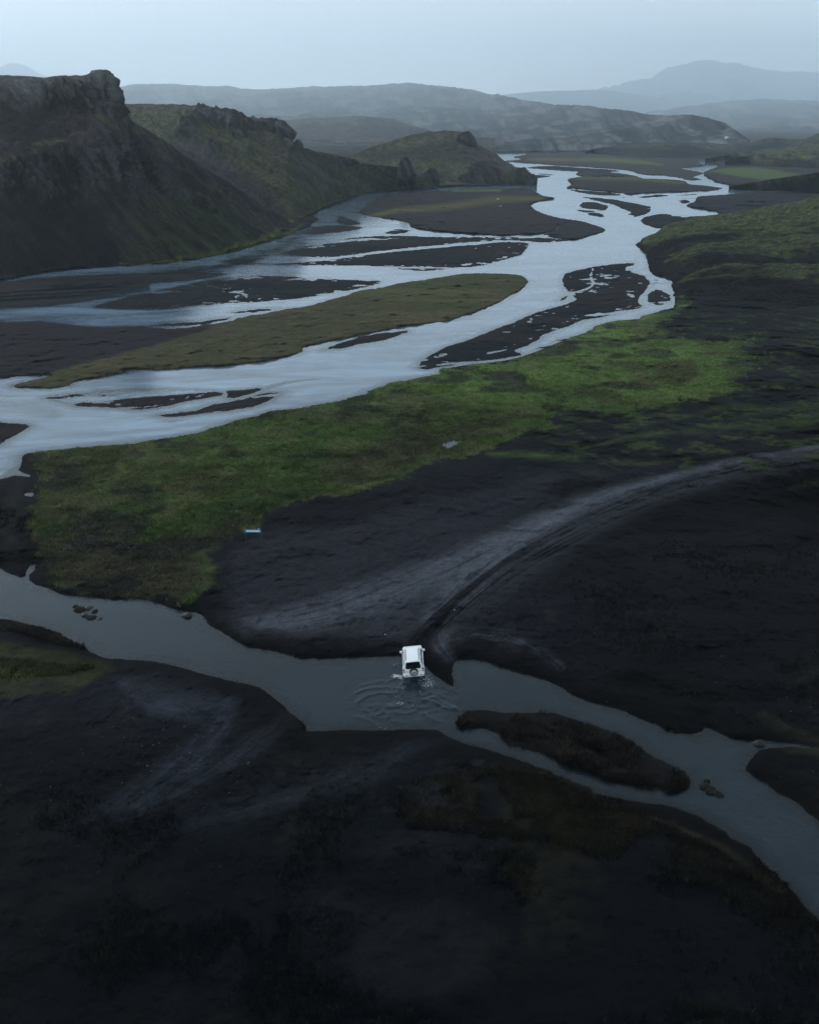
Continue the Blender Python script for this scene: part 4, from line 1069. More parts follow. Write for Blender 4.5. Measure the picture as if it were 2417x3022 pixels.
hill('hill', 'round grassy knoll where the left ridge meets the river', CK_BASE, CK_CREST, 2.4, 100, None, disp=dispK, paint=paintK, seed=5, crest_rough=.8)

# ---- hazy hills behind
def disp_far(amp, sc, seed, streak=0.0):
    def f(u, v, P, t):
        x, y = P[:, 0]+.8*P[:, 2], P[:, 1]-.6*P[:, 2]
        d = (ridged(x/sc, y/(sc*1.4), 5, seed)-.5)*amp*2 + (fbm(x/(sc*.2), y/(sc*.2), 4, seed+3)-.5)*amp*.6
        if streak: d += (ridged((u-0.9*v)/80, v/60, 4, seed+5)-.5)*streak
        return d*np.clip(P[:, 1]/12000, .08, 1.2)*(1-.75*sstep(.85, 1, t))
    return f
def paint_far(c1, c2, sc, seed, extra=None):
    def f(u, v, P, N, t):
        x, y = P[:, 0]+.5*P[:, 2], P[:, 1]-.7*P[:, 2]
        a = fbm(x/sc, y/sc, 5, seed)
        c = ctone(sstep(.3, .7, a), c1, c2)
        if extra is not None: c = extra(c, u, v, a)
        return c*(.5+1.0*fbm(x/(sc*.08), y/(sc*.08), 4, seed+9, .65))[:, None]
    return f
def ex_mid(c, u, v, a):
    w = fbm(u/30, v/16, 4, 501)
    c = col(c, (0.095, 0.095, 0.050), stroke(u, v, [(830,372),(900,368),(990,362),(1060,372)], [10,14,12,10], .9, 2, w, 8)[0]*.8)
    c = col(c, (0.030, 0.034, 0.038), soft(u, v, [(1070,350),(1160,352),(1200,372),(1250,395),(1150,410),(1080,380)], 8, 1.6, w, 12)*.8)
    c = col(c, (0.030, 0.030, 0.032), soft(u, v, [(890,425),(1000,432),(1100,432),(1080,445),(1040,470),(960,455)], 8, 1.6, w, 8)*.8)
    return c
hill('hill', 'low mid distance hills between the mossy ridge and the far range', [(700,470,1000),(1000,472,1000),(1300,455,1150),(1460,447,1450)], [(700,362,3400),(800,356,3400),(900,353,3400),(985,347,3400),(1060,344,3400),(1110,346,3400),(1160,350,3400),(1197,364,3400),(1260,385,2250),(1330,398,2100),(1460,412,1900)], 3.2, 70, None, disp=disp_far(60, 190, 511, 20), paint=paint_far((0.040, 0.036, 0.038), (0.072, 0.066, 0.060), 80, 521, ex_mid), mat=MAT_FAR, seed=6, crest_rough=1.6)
def ex_rng(c, u, v, a):
    w = fbm(u/40, v/18, 4, 503)
    g = ridged((u-0.75*v)/46, v/140, 4, 504)
    g2 = ridged((u-1.2*v)/24+w, v/60, 4, 506)
    c = col(c, (0.010, 0.016, 0.022), np.clip(sstep(.5, .8, g)*.6+sstep(.55, .85, g2)*.5, 0, .92)*sstep(262, 300, v+(1300-u)*.02))
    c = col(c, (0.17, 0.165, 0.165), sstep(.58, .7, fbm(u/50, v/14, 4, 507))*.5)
    c = col(c, (0.026, 0.030, 0.036), stroke(u, v, [(1300,365),(1420,378),(1600,395),(1700,402)], [8,14,12,6], .9, 2, w, 6)[0]*.85)
    return c
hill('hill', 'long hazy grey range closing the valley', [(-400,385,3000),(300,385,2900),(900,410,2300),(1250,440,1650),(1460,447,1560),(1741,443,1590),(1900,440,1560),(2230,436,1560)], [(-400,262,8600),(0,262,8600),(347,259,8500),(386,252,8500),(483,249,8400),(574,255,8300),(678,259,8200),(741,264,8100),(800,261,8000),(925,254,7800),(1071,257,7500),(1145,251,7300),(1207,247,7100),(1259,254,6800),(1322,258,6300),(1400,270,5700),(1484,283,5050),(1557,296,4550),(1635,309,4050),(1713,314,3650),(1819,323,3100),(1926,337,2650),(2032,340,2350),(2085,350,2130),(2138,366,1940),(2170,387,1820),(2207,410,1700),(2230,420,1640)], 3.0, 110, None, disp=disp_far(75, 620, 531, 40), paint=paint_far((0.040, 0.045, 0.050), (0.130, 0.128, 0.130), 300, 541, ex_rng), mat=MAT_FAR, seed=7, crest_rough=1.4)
def ex_mt(c, u, v, a):
    g = ridged((u-1.1*v)/60, v/90, 5, 508)
    return col(c, (0.012, 0.02, 0.028), sstep(.5, .85, g)*.8)
def ex_r3(c, u, v, a):
    c = ex_mt(c, u, v, a)
    w = fbm(u/40, v/18, 4, 505)
    return col(c, (0.030, 0.036, 0.042), stroke(u, v, [(2010,330),(2120,335),(2220,350),(2330,375)], [8,16,16,10], .9, 2, w, 12)[0]*.8)
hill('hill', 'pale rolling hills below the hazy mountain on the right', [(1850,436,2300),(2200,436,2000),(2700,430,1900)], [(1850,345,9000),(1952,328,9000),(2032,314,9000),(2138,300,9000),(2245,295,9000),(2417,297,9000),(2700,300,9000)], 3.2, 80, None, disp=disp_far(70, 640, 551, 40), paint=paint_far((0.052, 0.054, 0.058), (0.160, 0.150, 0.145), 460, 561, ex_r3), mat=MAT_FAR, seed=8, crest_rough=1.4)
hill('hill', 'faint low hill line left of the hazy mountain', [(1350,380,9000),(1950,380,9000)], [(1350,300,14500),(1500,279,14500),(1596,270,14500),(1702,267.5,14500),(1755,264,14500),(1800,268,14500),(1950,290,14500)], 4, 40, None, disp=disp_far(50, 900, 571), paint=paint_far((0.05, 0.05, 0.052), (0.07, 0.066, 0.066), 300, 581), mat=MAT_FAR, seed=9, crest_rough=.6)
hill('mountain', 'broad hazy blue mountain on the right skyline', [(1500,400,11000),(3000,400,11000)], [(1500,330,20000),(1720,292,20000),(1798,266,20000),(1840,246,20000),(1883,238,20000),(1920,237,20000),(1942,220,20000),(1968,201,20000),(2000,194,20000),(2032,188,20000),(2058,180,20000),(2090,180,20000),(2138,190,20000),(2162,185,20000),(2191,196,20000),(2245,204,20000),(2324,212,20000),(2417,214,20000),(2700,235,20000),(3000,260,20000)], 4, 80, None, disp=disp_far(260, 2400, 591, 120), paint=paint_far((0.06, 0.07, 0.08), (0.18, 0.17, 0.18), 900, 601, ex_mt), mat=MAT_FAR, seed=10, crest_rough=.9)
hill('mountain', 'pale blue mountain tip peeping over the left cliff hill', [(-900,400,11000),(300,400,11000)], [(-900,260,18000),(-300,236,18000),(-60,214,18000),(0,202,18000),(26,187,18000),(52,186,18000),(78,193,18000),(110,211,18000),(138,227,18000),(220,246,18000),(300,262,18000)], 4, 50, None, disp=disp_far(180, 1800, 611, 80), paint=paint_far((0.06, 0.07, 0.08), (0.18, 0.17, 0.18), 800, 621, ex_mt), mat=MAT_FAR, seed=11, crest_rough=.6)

# ---- right hand moor
def moor(label, b, c, dark_c=(0.017, 0.016, 0.017), top_c=(0.042, 0.052, 0.017), split=.45, rows=60, amp=1.0, seed=0, shape=None):
    def dp(u, v, P, t):
        x, y = P[:, 0]+.6*P[:, 2], P[:, 1]-.8*P[:, 2]
        d0 = P[:, 1].mean()
        s_ = d0/22
        return ((fbm(x/s_, y/s_, 4, seed+3)-.5)*3.2 + (fbm(x/(s_*.18), y/(s_*.18), 4, seed+4)-.5)*.9)*amp*(1-.6*sstep(.9, 1, t))
    def pt(u, v, P, N, t):
        x, y = P[:, 0]+.5*P[:, 2], P[:, 1]-.7*P[:, 2]
        d0 = P[:, 1].mean(); s_ = d0/40
        a = fbm(x/s_, y/s_, 5, seed+5); b_ = fbm(x/(s_*.25), y/(s_*.25), 4, seed+6)
        c = ctone(sstep(.3, .7, a), np.array(dark_c)*.45, np.array(dark_c)*1.0)
        m = sstep(split-.10, split+.16, t + (a-.5)*.55)
        c = col(c, np.array(top_c)*1.25, m*np.clip(2.4*b_-.5, 0, 1))
        return c*np.clip(-.1+2.2*fbm(x/(s_*.12), y/(s_*.12), 5, seed+9, .7), .2, 2.2)[:, None]
    return hill('hill', label, b, c, 3.0, rows, shape, back=((3, .10), (10, .14), (30, .18), (80, .25)), disp=dp, paint=pt, seed=seed, sink=1.5, crest_rough=.9)
rnd = lambda t, us: np.where(t < .55, .22*(t/.55)**1.2, .22+.78*((t-.55)/.45)**1.3)
moor('low black ridge at the far end of the river flats', [(1728,449),(1760,457),(1900,466),(2060,469),(2300,470),(2800,470)], [(1728,446.5,1480),(1760,438,1500),(1798,432.5,1500),(1926,420,1480),(2032,419,1470),(2130,425,1480),(2215,420,1500),(2254,409,1520),(2284,406,1520),(2335,412,1520),(2417,410,1520),(2800,400,1520)], (0.026, 0.029, 0.032), (0.048, 0.050, 0.036), .75, 40, 1.2, 710)
moor('black mound on the right skyline of the moor', [(2080,471),(2200,478),(2400,480),(2900,480)], [(2080,469,1190),(2170,452,1240),(2250,440,1270),(2300,434,1280),(2344,426,1290),(2368,412,1300),(2417,392,1320),(2600,350,1350),(2900,330,1350)], (0.040, 0.042, 0.042), (0.056, 0.062, 0.036), .4, 50, 1.2, 720)
moor('olive topped moor slope behind the green field', [(2140,476),(2200,488),(2260,497),(2417,500),(2900,500)], [(2140,473,1100),(2190,463,1110),(2230,456,1100),(2270,450,1090),(2305,446,1080),(2417,441,1060),(2900,420,1060)], (0.032, 0.032, 0.031), (0.062, 0.066, 0.032), .45, 40, 1.0, 730)
moor('dark moor shoulder beside the river arm', [(2150,551),(2195,557),(2245,566),(2417,575),(2900,590)], [(2150,549,720),(2224,538,705),(2275,528,690),(2335,520,680),(2417,506,660),(2900,480,650)], (0.017, 0.017, 0.018), (0.036, 0.040, 0.018), .62, 50, 1.0, 740)
moor('green capped moor lobe above the black spit', [(1872,722),(1905,748),(1990,768),(2200,775),(2900,790)], [(1872,718,398),(1895,704,410),(1930,690,425),(1960,668,440),(1990,656,448),(2044,643,455),(2131,631,462),(2200,622,465),(2260,610,468),(2335,596,472),(2417,576,478),(2900,520,480)], (0.0175, 0.0165, 0.018), (0.050, 0.060, 0.018), .50, 80, .9, 750, rnd)
moor('middle moor lobe with a dark front', [(1925,800),(1975,815),(2060,830),(2417,840),(2900,850)], [(1925,790,352),(1960,745,372),(2032,708,385),(2138,690,390),(2271,676,395),(2417,664,400),(2900,640,405)], (0.014, 0.0135, 0.0145), (0.040, 0.050, 0.016), .58, 80, .9, 760, rnd)
moor('nearest moor lobe beside the meadow', [(1985,872),(2060,885),(2150,900),(2260,925),(2417,945),(2900,960)], [(1985,850,318),(2005,812,330),(2058,772,340),(2138,748,345),(2271,737,350),(2417,738,352),(2900,730,355)], (0.0125, 0.0125, 0.0135), (0.036, 0.046, 0.014), .60, 90, .9, 770, rnd)


# ------------------------------------------------------------------ rock outcrops on the hills
def rock_disp(sc, amp, seed):
    def f(u, v, P, t):
        x, y = P[:, 0]+.6*P[:, 2], P[:, 1]-.8*P[:, 2]
        return ((ridged(x/sc, y/sc, 5, seed)-.45)*amp + (fbm(x/(sc*.2), y/(sc*.2), 3, seed+2)-.5)*amp*.35)*(1-.5*sstep(.9, 1, t))
    return f
def rock_paint(seed, lo=(0.012, 0.012, 0.014), hi=(0.040, 0.039, 0.040), moss=.25):
    def f(u, v, P, N, t):
        x, y = P[:, 0]+.5*P[:, 2], P[:, 1]-.7*P[:, 2]
        a = fbm(x/3, y/3, 4, seed)
        c = ctone(sstep(.3, .7, a), lo, hi)
        c = col(c, (0.036, 0.040, 0.016), sstep(.35, .7, N[:, 2])*sstep(.45, .6, fbm(x/5, y/5, 3, seed+4))*moss*2)
        return c
    return f
def outcrop(label, b, c, seed, sc=7, amp=5, moss=.25, hi=(0.040, 0.039, 0.040), lo=(0.012, 0.012, 0.014)):
    return hill('rock_outcrop', label, b, c, 1.6, 46, lambda t, us: t**1.4, back=((2, .3), (5, .7), (9, 1.2), (14, 1.6)), disp=rock_disp(sc, amp, seed), paint=rock_paint(seed, lo, hi, moss), seed=seed, sink=2.0, crest_rough=3.0, thing=('rock', 'rock outcrops along the left shore'))
outcrop('largest dark crag at the foot of the round knoll', [(1335,546,768),(1400,548,768),(1482,546,768)], [(1335,543,772),(1350,528,778),(1366,518,782),(1385,505,784),(1392,490,786),(1411,478,788),(1427,477,788),(1445,488,786),(1462,499,784),(1474,504,782),(1482,542,774)], 901, 8, 6)
outcrop('low flat topped rock between the dark crag and the river headland', [(1478,543,764),(1525,541,764),(1556,539,764)], [(1478,522,772),(1495,506,776),(1520,499,778),(1535,495,778),(1548,494,778),(1553,510,776),(1556,534,768)], 902, 6, 3, .5)
outcrop('jagged rock stub standing at the tip of the river headland', [(1549,542,758),(1570,542,758),(1583,537,758)], [(1549,532,764),(1555,513,766),(1562,508,766),(1568,514,766),(1573,513,766),(1579,521,766),(1583,534,762)], 903, 4, 3.5, .1)
outcrop('small black crag with a hollow left of the round knoll', [(1244,537,736),(1268,541,736),(1294,537,736)], [(1244,527,742),(1256,506,746),(1268,496,748),(1284,499,748),(1294,527,742)], 904, 5, 4, .1, (0.026, 0.026, 0.029), (0.007, 0.007, 0.009))
outcrop('grey rock tower standing on the end of the mossy ridge', [(1172,515,690),(1198,521,690),(1226,518,690)], [(1172,507,694),(1181,481,697),(1188,470,698),(1196,466,698),(1203,468,698),(1211,477,697),(1216,493,696),(1226,513,694)], 905, 4, 3.5, .1, (0.060, 0.060, 0.062))
outcrop('little crag on the top right shoulder of the round knoll', [(1350,408,858),(1380,418,858),(1406,426,858)], [(1350,400,864),(1364,393,866),(1378,389,866),(1390,394,866),(1399,404,866),(1406,422,862)], 906, 5, 3, .2)

# ------------------------------------------------------------------ small stones, boulders
def gat(u, v):
    j = min(max(np.searchsorted(VS_, v), 0), NR-1); i = min(max(np.searchsorted(US, u), 0), NC-1)
    return GP[j*NC+i]

def stone_mesh(name, seed, sx, sy, sz, sub=3, rough=.28):
    bm = bmesh.new(); bmesh.ops.create_icosphere(bm, subdivisions=sub, radius=1.0)
    co = np.array([v.co[:] for v in bm.verts])
    q = co*1.3 + seed*7.31
    d = (fbm(q[:, 0]+.7*q[:, 2], q[:, 1]-.6*q[:, 2], 4, seed)-.5)*2*rough + (ridged(q[:, 0]*2+q[:, 2], q[:, 1]*2, 3, seed+3)-.5)*rough*.6
    co = co*(1+d)[:, None]*np.array([sx, sy, sz])
    for v, c in zip(bm.verts, co): v.co = c
    me = bpy.data.meshes.new(name); bm.to_mesh(me); bm.free()
    for p in me.polygons: p.use_smooth = True
    return me
MAT_WETROCK = plain_mat('wet black lava rock', (0.014, 0.014, 0.016), .55, 0, .3, .5, 6)
MAT_PALE = plain_mat('pale weathered stone', (0.30, 0.31, 0.33), .9, 0, .1, .3, 8)
MAT_MOSSROCK = plain_mat('mossy stone', (0.012, 0.012, 0.010), .9, 0, .1, .6, 5)
def rock(label, u, v, w, h, seed, mat, group=None, z=None, rot=0.0, dep=.8):
    g = gat(u, v)
    me = stone_mesh('rock', seed, w/2, w/2*dep, h)
    me.materials.append(mat)
    o = bpy.data.objects.new('rock', me); C.objects.link(o)
    p = at(u, v, 0.0) if z is not None else Vector(g)
    o.location = (p.x, p.y, (z if z is not None else p.z - h*.25)); o.rotation_euler = (0, 0, rot)
    return tag(o, label, 'rock', group)
G1 = 'rocks of the little shoal in the near stream'
for k, (u, v, w, h, lab) in enumerate([(236,1800,1.3,.30,'largest wet rock of the shoal in the near stream'),(262,1795,.9,.24,'upper rock of the shoal in the near stream'),(282,1806,.8,.2,'right upper rock of the shoal in the near stream'),(250,1815,1.0,.22,'middle rock of the shoal in the near stream'),(272,1823,1.1,.2,'lower rock of the shoal in the near stream'),(294,1826,.7,.16,'rightmost rock of the shoal in the near stream'),(224,1790,.6,.15,'leftmost rock of the shoal in the near stream')]):
    rock(lab, u, v, w, h, 20+k, MAT_WETROCK if k % 2 else MAT_MOSSROCK, G1, -.02, k*.7)
rock('single black rock standing in the near stream below the meadow', 553, 1818, 1.0, .35, 31, MAT_WETROCK, None, 0)
G2 = 'rocks of the dark clump in the lower right stream'
for k, (u, v, w, h, lab) in enumerate([(2080,2322,.9,.3,'left rock of the dark clump in the lower right stream'),(2098,2334,1.0,.3,'middle rock of the dark clump in the lower right stream'),(2116,2342,.8,.25,'right rock of the dark clump in the lower right stream'),(2085,2306,.5,.2,'top rock of the dark clump in the lower right stream'),(2126,2350,.5,.18,'lowest rock of the dark clump in the lower right stream')]):
    rock(lab, u, v, w, h, 40+k, MAT_MOSSROCK, G2, -.02, k*.9)
rock('small dark rock in the side stream mouth at the lower right', 2238, 2196, .9, .3, 47, MAT_WETROCK, None, 0)
rock('white stone on the black bank left of the car', 1136, 1872, .16, .10, 51, MAT_PALE)
rock('white stone on the gravel lane above the car', 1338, 1799, .14, .09, 52, MAT_PALE)
rock('pale boulder on the large brown island, nearer the hill', 1468, 587, 2.2, .8, 53, MAT_PALE)
rock('pale boulder on the large brown island, nearer the camera', 1475, 608, 1.6, .5, 54, MAT_PALE)

# scattered gravel stones: nobody could count them
rs = np.random.RandomState(5)
def scatter_stones(n, areas, smin, smax):
    V_, F_ = [], []; cols = []
    oct_ = np.array([(1,0,0),(-1,0,0),(0,1,0),(0,-1,0),(0,0,.8),(0,0,-.5)], float)
    of = [(0,2,4),(2,1,4),(1,3,4),(3,0,4),(2,0,5),(1,2,5),(3,1,5),(0,3,5)]
    pc = np.array([a[-1] for a in areas], float); pc /= pc.sum()
    k = 0
    while k < n:
        a = areas[rs.choice(len(areas), p=pc)]
        u = rs.normal(a[0], a[2]); v = rs.normal(a[1], a[3])
        if not (-60 < u < 2480 and 1250 < v < 3060): continue
        j = int(np.searchsorted(VS_, v)); i = int(np.searchsorted(US, u)); q = j*NC+i
        if sdm[q] < .3: continue
        s_ = smin*(smax/smin)**(rs.rand()**2.2)
        ang = rs.rand()*6.28; c_, s2 = math.cos(ang), math.sin(ang)
        o = oct_*(s_*(.7+.6*rs.rand(6, 1)))
        o = np.stack([o[:, 0]*c_-o[:, 1]*s2*.8, o[:, 0]*s2+o[:, 1]*c_*.8, o[:, 2]], 1) + GP[q] + np.array([0, 0, s_*.2])
        b0 = len(V_)*6
        V_.append(o); F_ += [(f[0]+b0, f[1]+b0, f[2]+b0) for f in of]
        g = (.015 + .12*rs.rand()**3.2)*(1-.6*float(sstep(2300, 2800, np.array(v))))
        cols.append(np.tile(np.array([g, g*1.0, g*1.04])[None], (6, 1)))
        k += 1
    o = mesh_object('scattered_stones', np.vstack(V_), F_, MAT_GROUND, smooth=False)
    set_attr(o, 'tint', np.vstack(cols), 'FLOAT_COLOR')
    tag(o, 'pale pebbles scattered over the black sand', 'stones', None, 'stuff')
scatter_stones(2600, [(430,2240,110,60,6),(560,2130,90,50,2),(640,2260,70,40,3),(250,2330,170,90,5),(380,2420,190,80,3),(150,2560,150,90,2),(330,2600,160,60,2),(1900,1950,260,150,4),(2150,1850,200,160,3),(1700,2180,120,40,1.5),(1050,2480,160,60,1),(1500,1560,150,50,1.5),(1150,1500,200,60,1.5),(2200,2100,140,80,1.5),(850,2600,300,120,1),(420,2180,300,200,2)], .02, .09)

# ------------------------------------------------------------------ grass
def grass_tufts(name, label, n, weight, hmin, hmax, tint_fn, blades=5, seed=3, spread=.16):
    r = np.random.RandomState(seed)
    w = weight.copy(); w[(U < -40) | (U > 2460) | (V > 3080) | (sdm < .15)] = 0
    # world area of each cell so that the cover is even on the ground
    aX = np.abs(np.gradient(X0.reshape(NR, NC), axis=1)); aY = np.abs(np.gradient(Y0.reshape(NR, NC), axis=0))
    w = w*(aX*aY).ravel()*np.clip(140/Y0, .25, 1)**1.3
    cdf = np.cumsum(w); cdf /= cdf[-1]
    q = np.searchsorted(cdf, r.rand(n))
    P = GP[q] + np.c_[(r.rand(n)-.5)*.12*Y0[q]/70, (r.rand(n)-.5)*.25*Y0[q]/70, np.zeros(n)]
    hh = hmin+(hmax-hmin)*r.rand(n)**1.6
    c = tint_fn(q, r)
    VV_ = np.zeros((n, blades, 3, 3)); 
    for b in range(blades):
        an = r.rand(n)*6.283; lean = .15+.6*r.rand(n)
        root = P + np.c_[np.cos(an), np.sin(an), np.zeros(n)]*(r.rand(n)*spread)[:, None]
        wd = hh*.16*(.6+.8*r.rand(n))
        side = np.c_[-np.sin(an), np.cos(an), np.zeros(n)]
        tip = root + np.c_[np.cos(an)*lean, np.sin(an)*lean, np.ones(n)]*hh[:, None]
        VV_[:, b, 0] = root-side*wd[:, None]-np.array([0, 0, .03]); VV_[:, b, 1] = root+side*wd[:, None]-np.array([0, 0, .03]); VV_[:, b, 2] = tip
    vv = VV_.reshape(-1, 3)
    o = mesh_object(name, vv, np.arange(len(vv)).reshape(-1, 3), MAT_GROUND, smooth=False)
    set_attr(o, 'tint', np.repeat(c, blades*3, 0)*(0.7+.6*np.repeat(r.rand(n*blades), 3))[:, None], 'FLOAT_COLOR')
    return tag(o, label, 'grass', None, 'stuff')
def meadow_tint(q, r):
    c = gcol[q]*(1.5+1.0*r.rand(len(q)))[:, None]
    k = r.rand(len(q)) < .14
    c[k] = np.array([.14, .13, .06])*(.6+.6*r.rand(k.sum()))[:, None]
    return c
grass_tufts('grass_tufts', 'short green and straw coloured grass of the river meadow', 80000, mead*sstep(860, 1250, V)*np.clip(n1*2.2-.4, .05, 1), .10, .36, meadow_tint, 4, 3, .35)
marsh = np.clip(fgrass*(n1 > .40)*.8*(1-.7*sstep(2350, 2700, V)) + T([(-60,1975),(60,1975),(180,1975),(280,1968)], [60,60,40,16], 1)*.5*(n1 > .45) + .8*heath, 0, 1)
marsh = np.maximum(marsh, .30*np.clip(pudw*1.3, 0, 1)*sstep(.42, .62, fbm(X0/1.8, Y0/1.8, 3, 135)))
marsh = np.maximum(marsh, .22*(isle == len(ISLANDS)-1)*sstep(.50, .62, n1))
marsh = np.maximum(marsh, sstep(.52, .70, fbm(X0/6, Y0/6, 4, 133))*sstep(2250, 2600, V)*.10*land)
marsh = np.maximum(marsh, .05*sstep(1650, 1900, U)*sstep(1500, 1700, V)*sstep(.45, .65, n2)*land)
def marsh_tint(q, r):
    k = r.rand(len(q))
    c = base[q]*(1.3+1.5*k)[:, None] + np.array([.010, .0088, .0048])[None]*((k**2)*(1-.75*sstep(2250, 2700, V[q])))[:, None]
    f = r.rand(len(q)) < .05
    c[f] = np.array([.040, .037, .018])*(.4+.7*r.rand(f.sum()))[:, None]
    return c
grass_tufts('marsh_grass', 'dark olive and brown marsh grass of the foreground', 45000, marsh*(V > 1500)*(sdm > .15), .10, .38, marsh_tint, 5, 4, .22)

# ------------------------------------------------------------------ the car
PAINT = plain_mat('white car paint', (0.78, 0.80, 0.82), .25, 0, .5, .03, 4)
GLASS = plain_mat('dark tinted glass', (0.006, 0.007, 0.009), .08, 0, .5)
BLACK = plain_mat('black trim', (0.010, 0.010, 0.011), .6, 0, .3, .2, 20)
RUBBER = plain_mat('tyre rubber', (0.012, 0.012, 0.013), .85, 0, .2, .3, 25)
SILVER = plain_mat('silver wheel cover', (0.42, 0.44, 0.46), .4, .3, .5, .06, 15)
REDL = plain_mat('dark red lamp lens', (0.10, 0.006, 0.008), .2, 0, .5, .2, 30)
CLEARL = plain_mat('clear lamp lens', (0.55, 0.55, 0.56), .2, 0, .5, .1, 30)
PLATE = plain_mat('number plate', (0.62, 0.64, 0.66), .5, 0, .3, .05, 30)
SKIN = plain_mat('seat cloth', (0.09, 0.075, 0.065), .9, 0, .2, .2, 20)

def empty(name, loc, rot=(0, 0, 0)):
    o = bpy.data.objects.new(name, None); o.location = loc; o.rotation_euler = rot; C.objects.link(o); return o
def bm_obj(name, bm, mat, parent, smooth=True, bevel=0.0, seg=2):
    if bevel > 0:
        bmesh.ops.bevel(bm, geom=list(bm.edges), offset=bevel, segments=seg, affect='EDGES', profile=.6, clamp_overlap=True)
    bmesh.ops.recalc_face_normals(bm, faces=list(bm.faces))
    me = bpy.data.meshes.new(name); bm.to_mesh(me); bm.free()
    for p in me.polygons: p.use_smooth = smooth
    me.materials.append(mat)
    o = bpy.data.objects.new(name, me); C.objects.link(o); o.parent = parent
    return o
def add_box(bm, c, d, rot=None):
    m = Matrix.Translation(c) @ (rot or Matrix()) @ Matrix.Diagonal((d[0], d[1], d[2], 1))
    bmesh.ops.create_cube(bm, size=1.0, matrix=m)
def box(name, c, d, mat, parent, bevel=.02, rot=None):
    bm = bmesh.new(); add_box(bm, c, d, rot); return bm_obj(name, bm, mat, parent, True, bevel)
def loft(name, rings, mat, parent, cap=True, bevel=0.0):
    bm = bmesh.new(); R_ = [[bm.verts.new(p) for p in r] for r in rings]
    n = len(rings[0])
    for a, b in zip(R_, R_[1:]):
        for i in range(n): bm.faces.new((a[i], a[(i+1) % n], b[(i+1) % n], b[i]))
    if cap: bm.faces.new(R_[0]); bm.faces.new(R_[-1][::-1])
    return bm_obj(name, bm, mat, parent, True, bevel)
def quad(name, pts, mat, parent, th=.012):
    """a window pane with thickness, rounded corners"""
    p = [Vector(q) for q in pts]; n = (p[1]-p[0]).cross(p[3]-p[0]).normalized()
    c = sum(p, Vector())/4; ring = []
    for i in range(4):
        a, b, d = p[i-1], p[i], p[(i+1) % 4]
        ring += [b+(a-b)*.12, b+(a-b)*.035+(d-b)*.035, b+(d-b)*.12]
    bm = bmesh.new()
    f = [bm.verts.new(q+n*th) for q in ring]; k = [bm.verts.new(q-n*th) for q in ring]
    bm.faces.new(f); bm.faces.new(k[::-1])
    for i in range(len(f)): bm.faces.new((f[i-1], f[i], k[i], k[i-1]))
    return bm_obj(name, bm, mat, parent, False)
def lathe(name, prof, mat, parent, loc, seg=28, axis='Y'):
    bm = bmesh.new(); rings = []
    for r_, h_ in prof:
        ring = []
        for i in range(seg):
            a = 2*math.pi*i/seg
            v = (r_*math.cos(a), h_, r_*math.sin(a)) if axis == 'Y' else (h_, r_*math.cos(a), r_*math.sin(a))
            ring.append(bm.verts.new(v))
        rings.append(ring)
    for a, b in zip(rings, rings[1:]):
        for i in range(seg): bm.faces.new((a[i-1], a[i], b[i], b[i-1]))
    bm.faces.new(rings[0][::-1]); bm.faces.new(rings[-1])
    o = bm_obj(name, bm, mat, parent, True); o.location = loc; return o

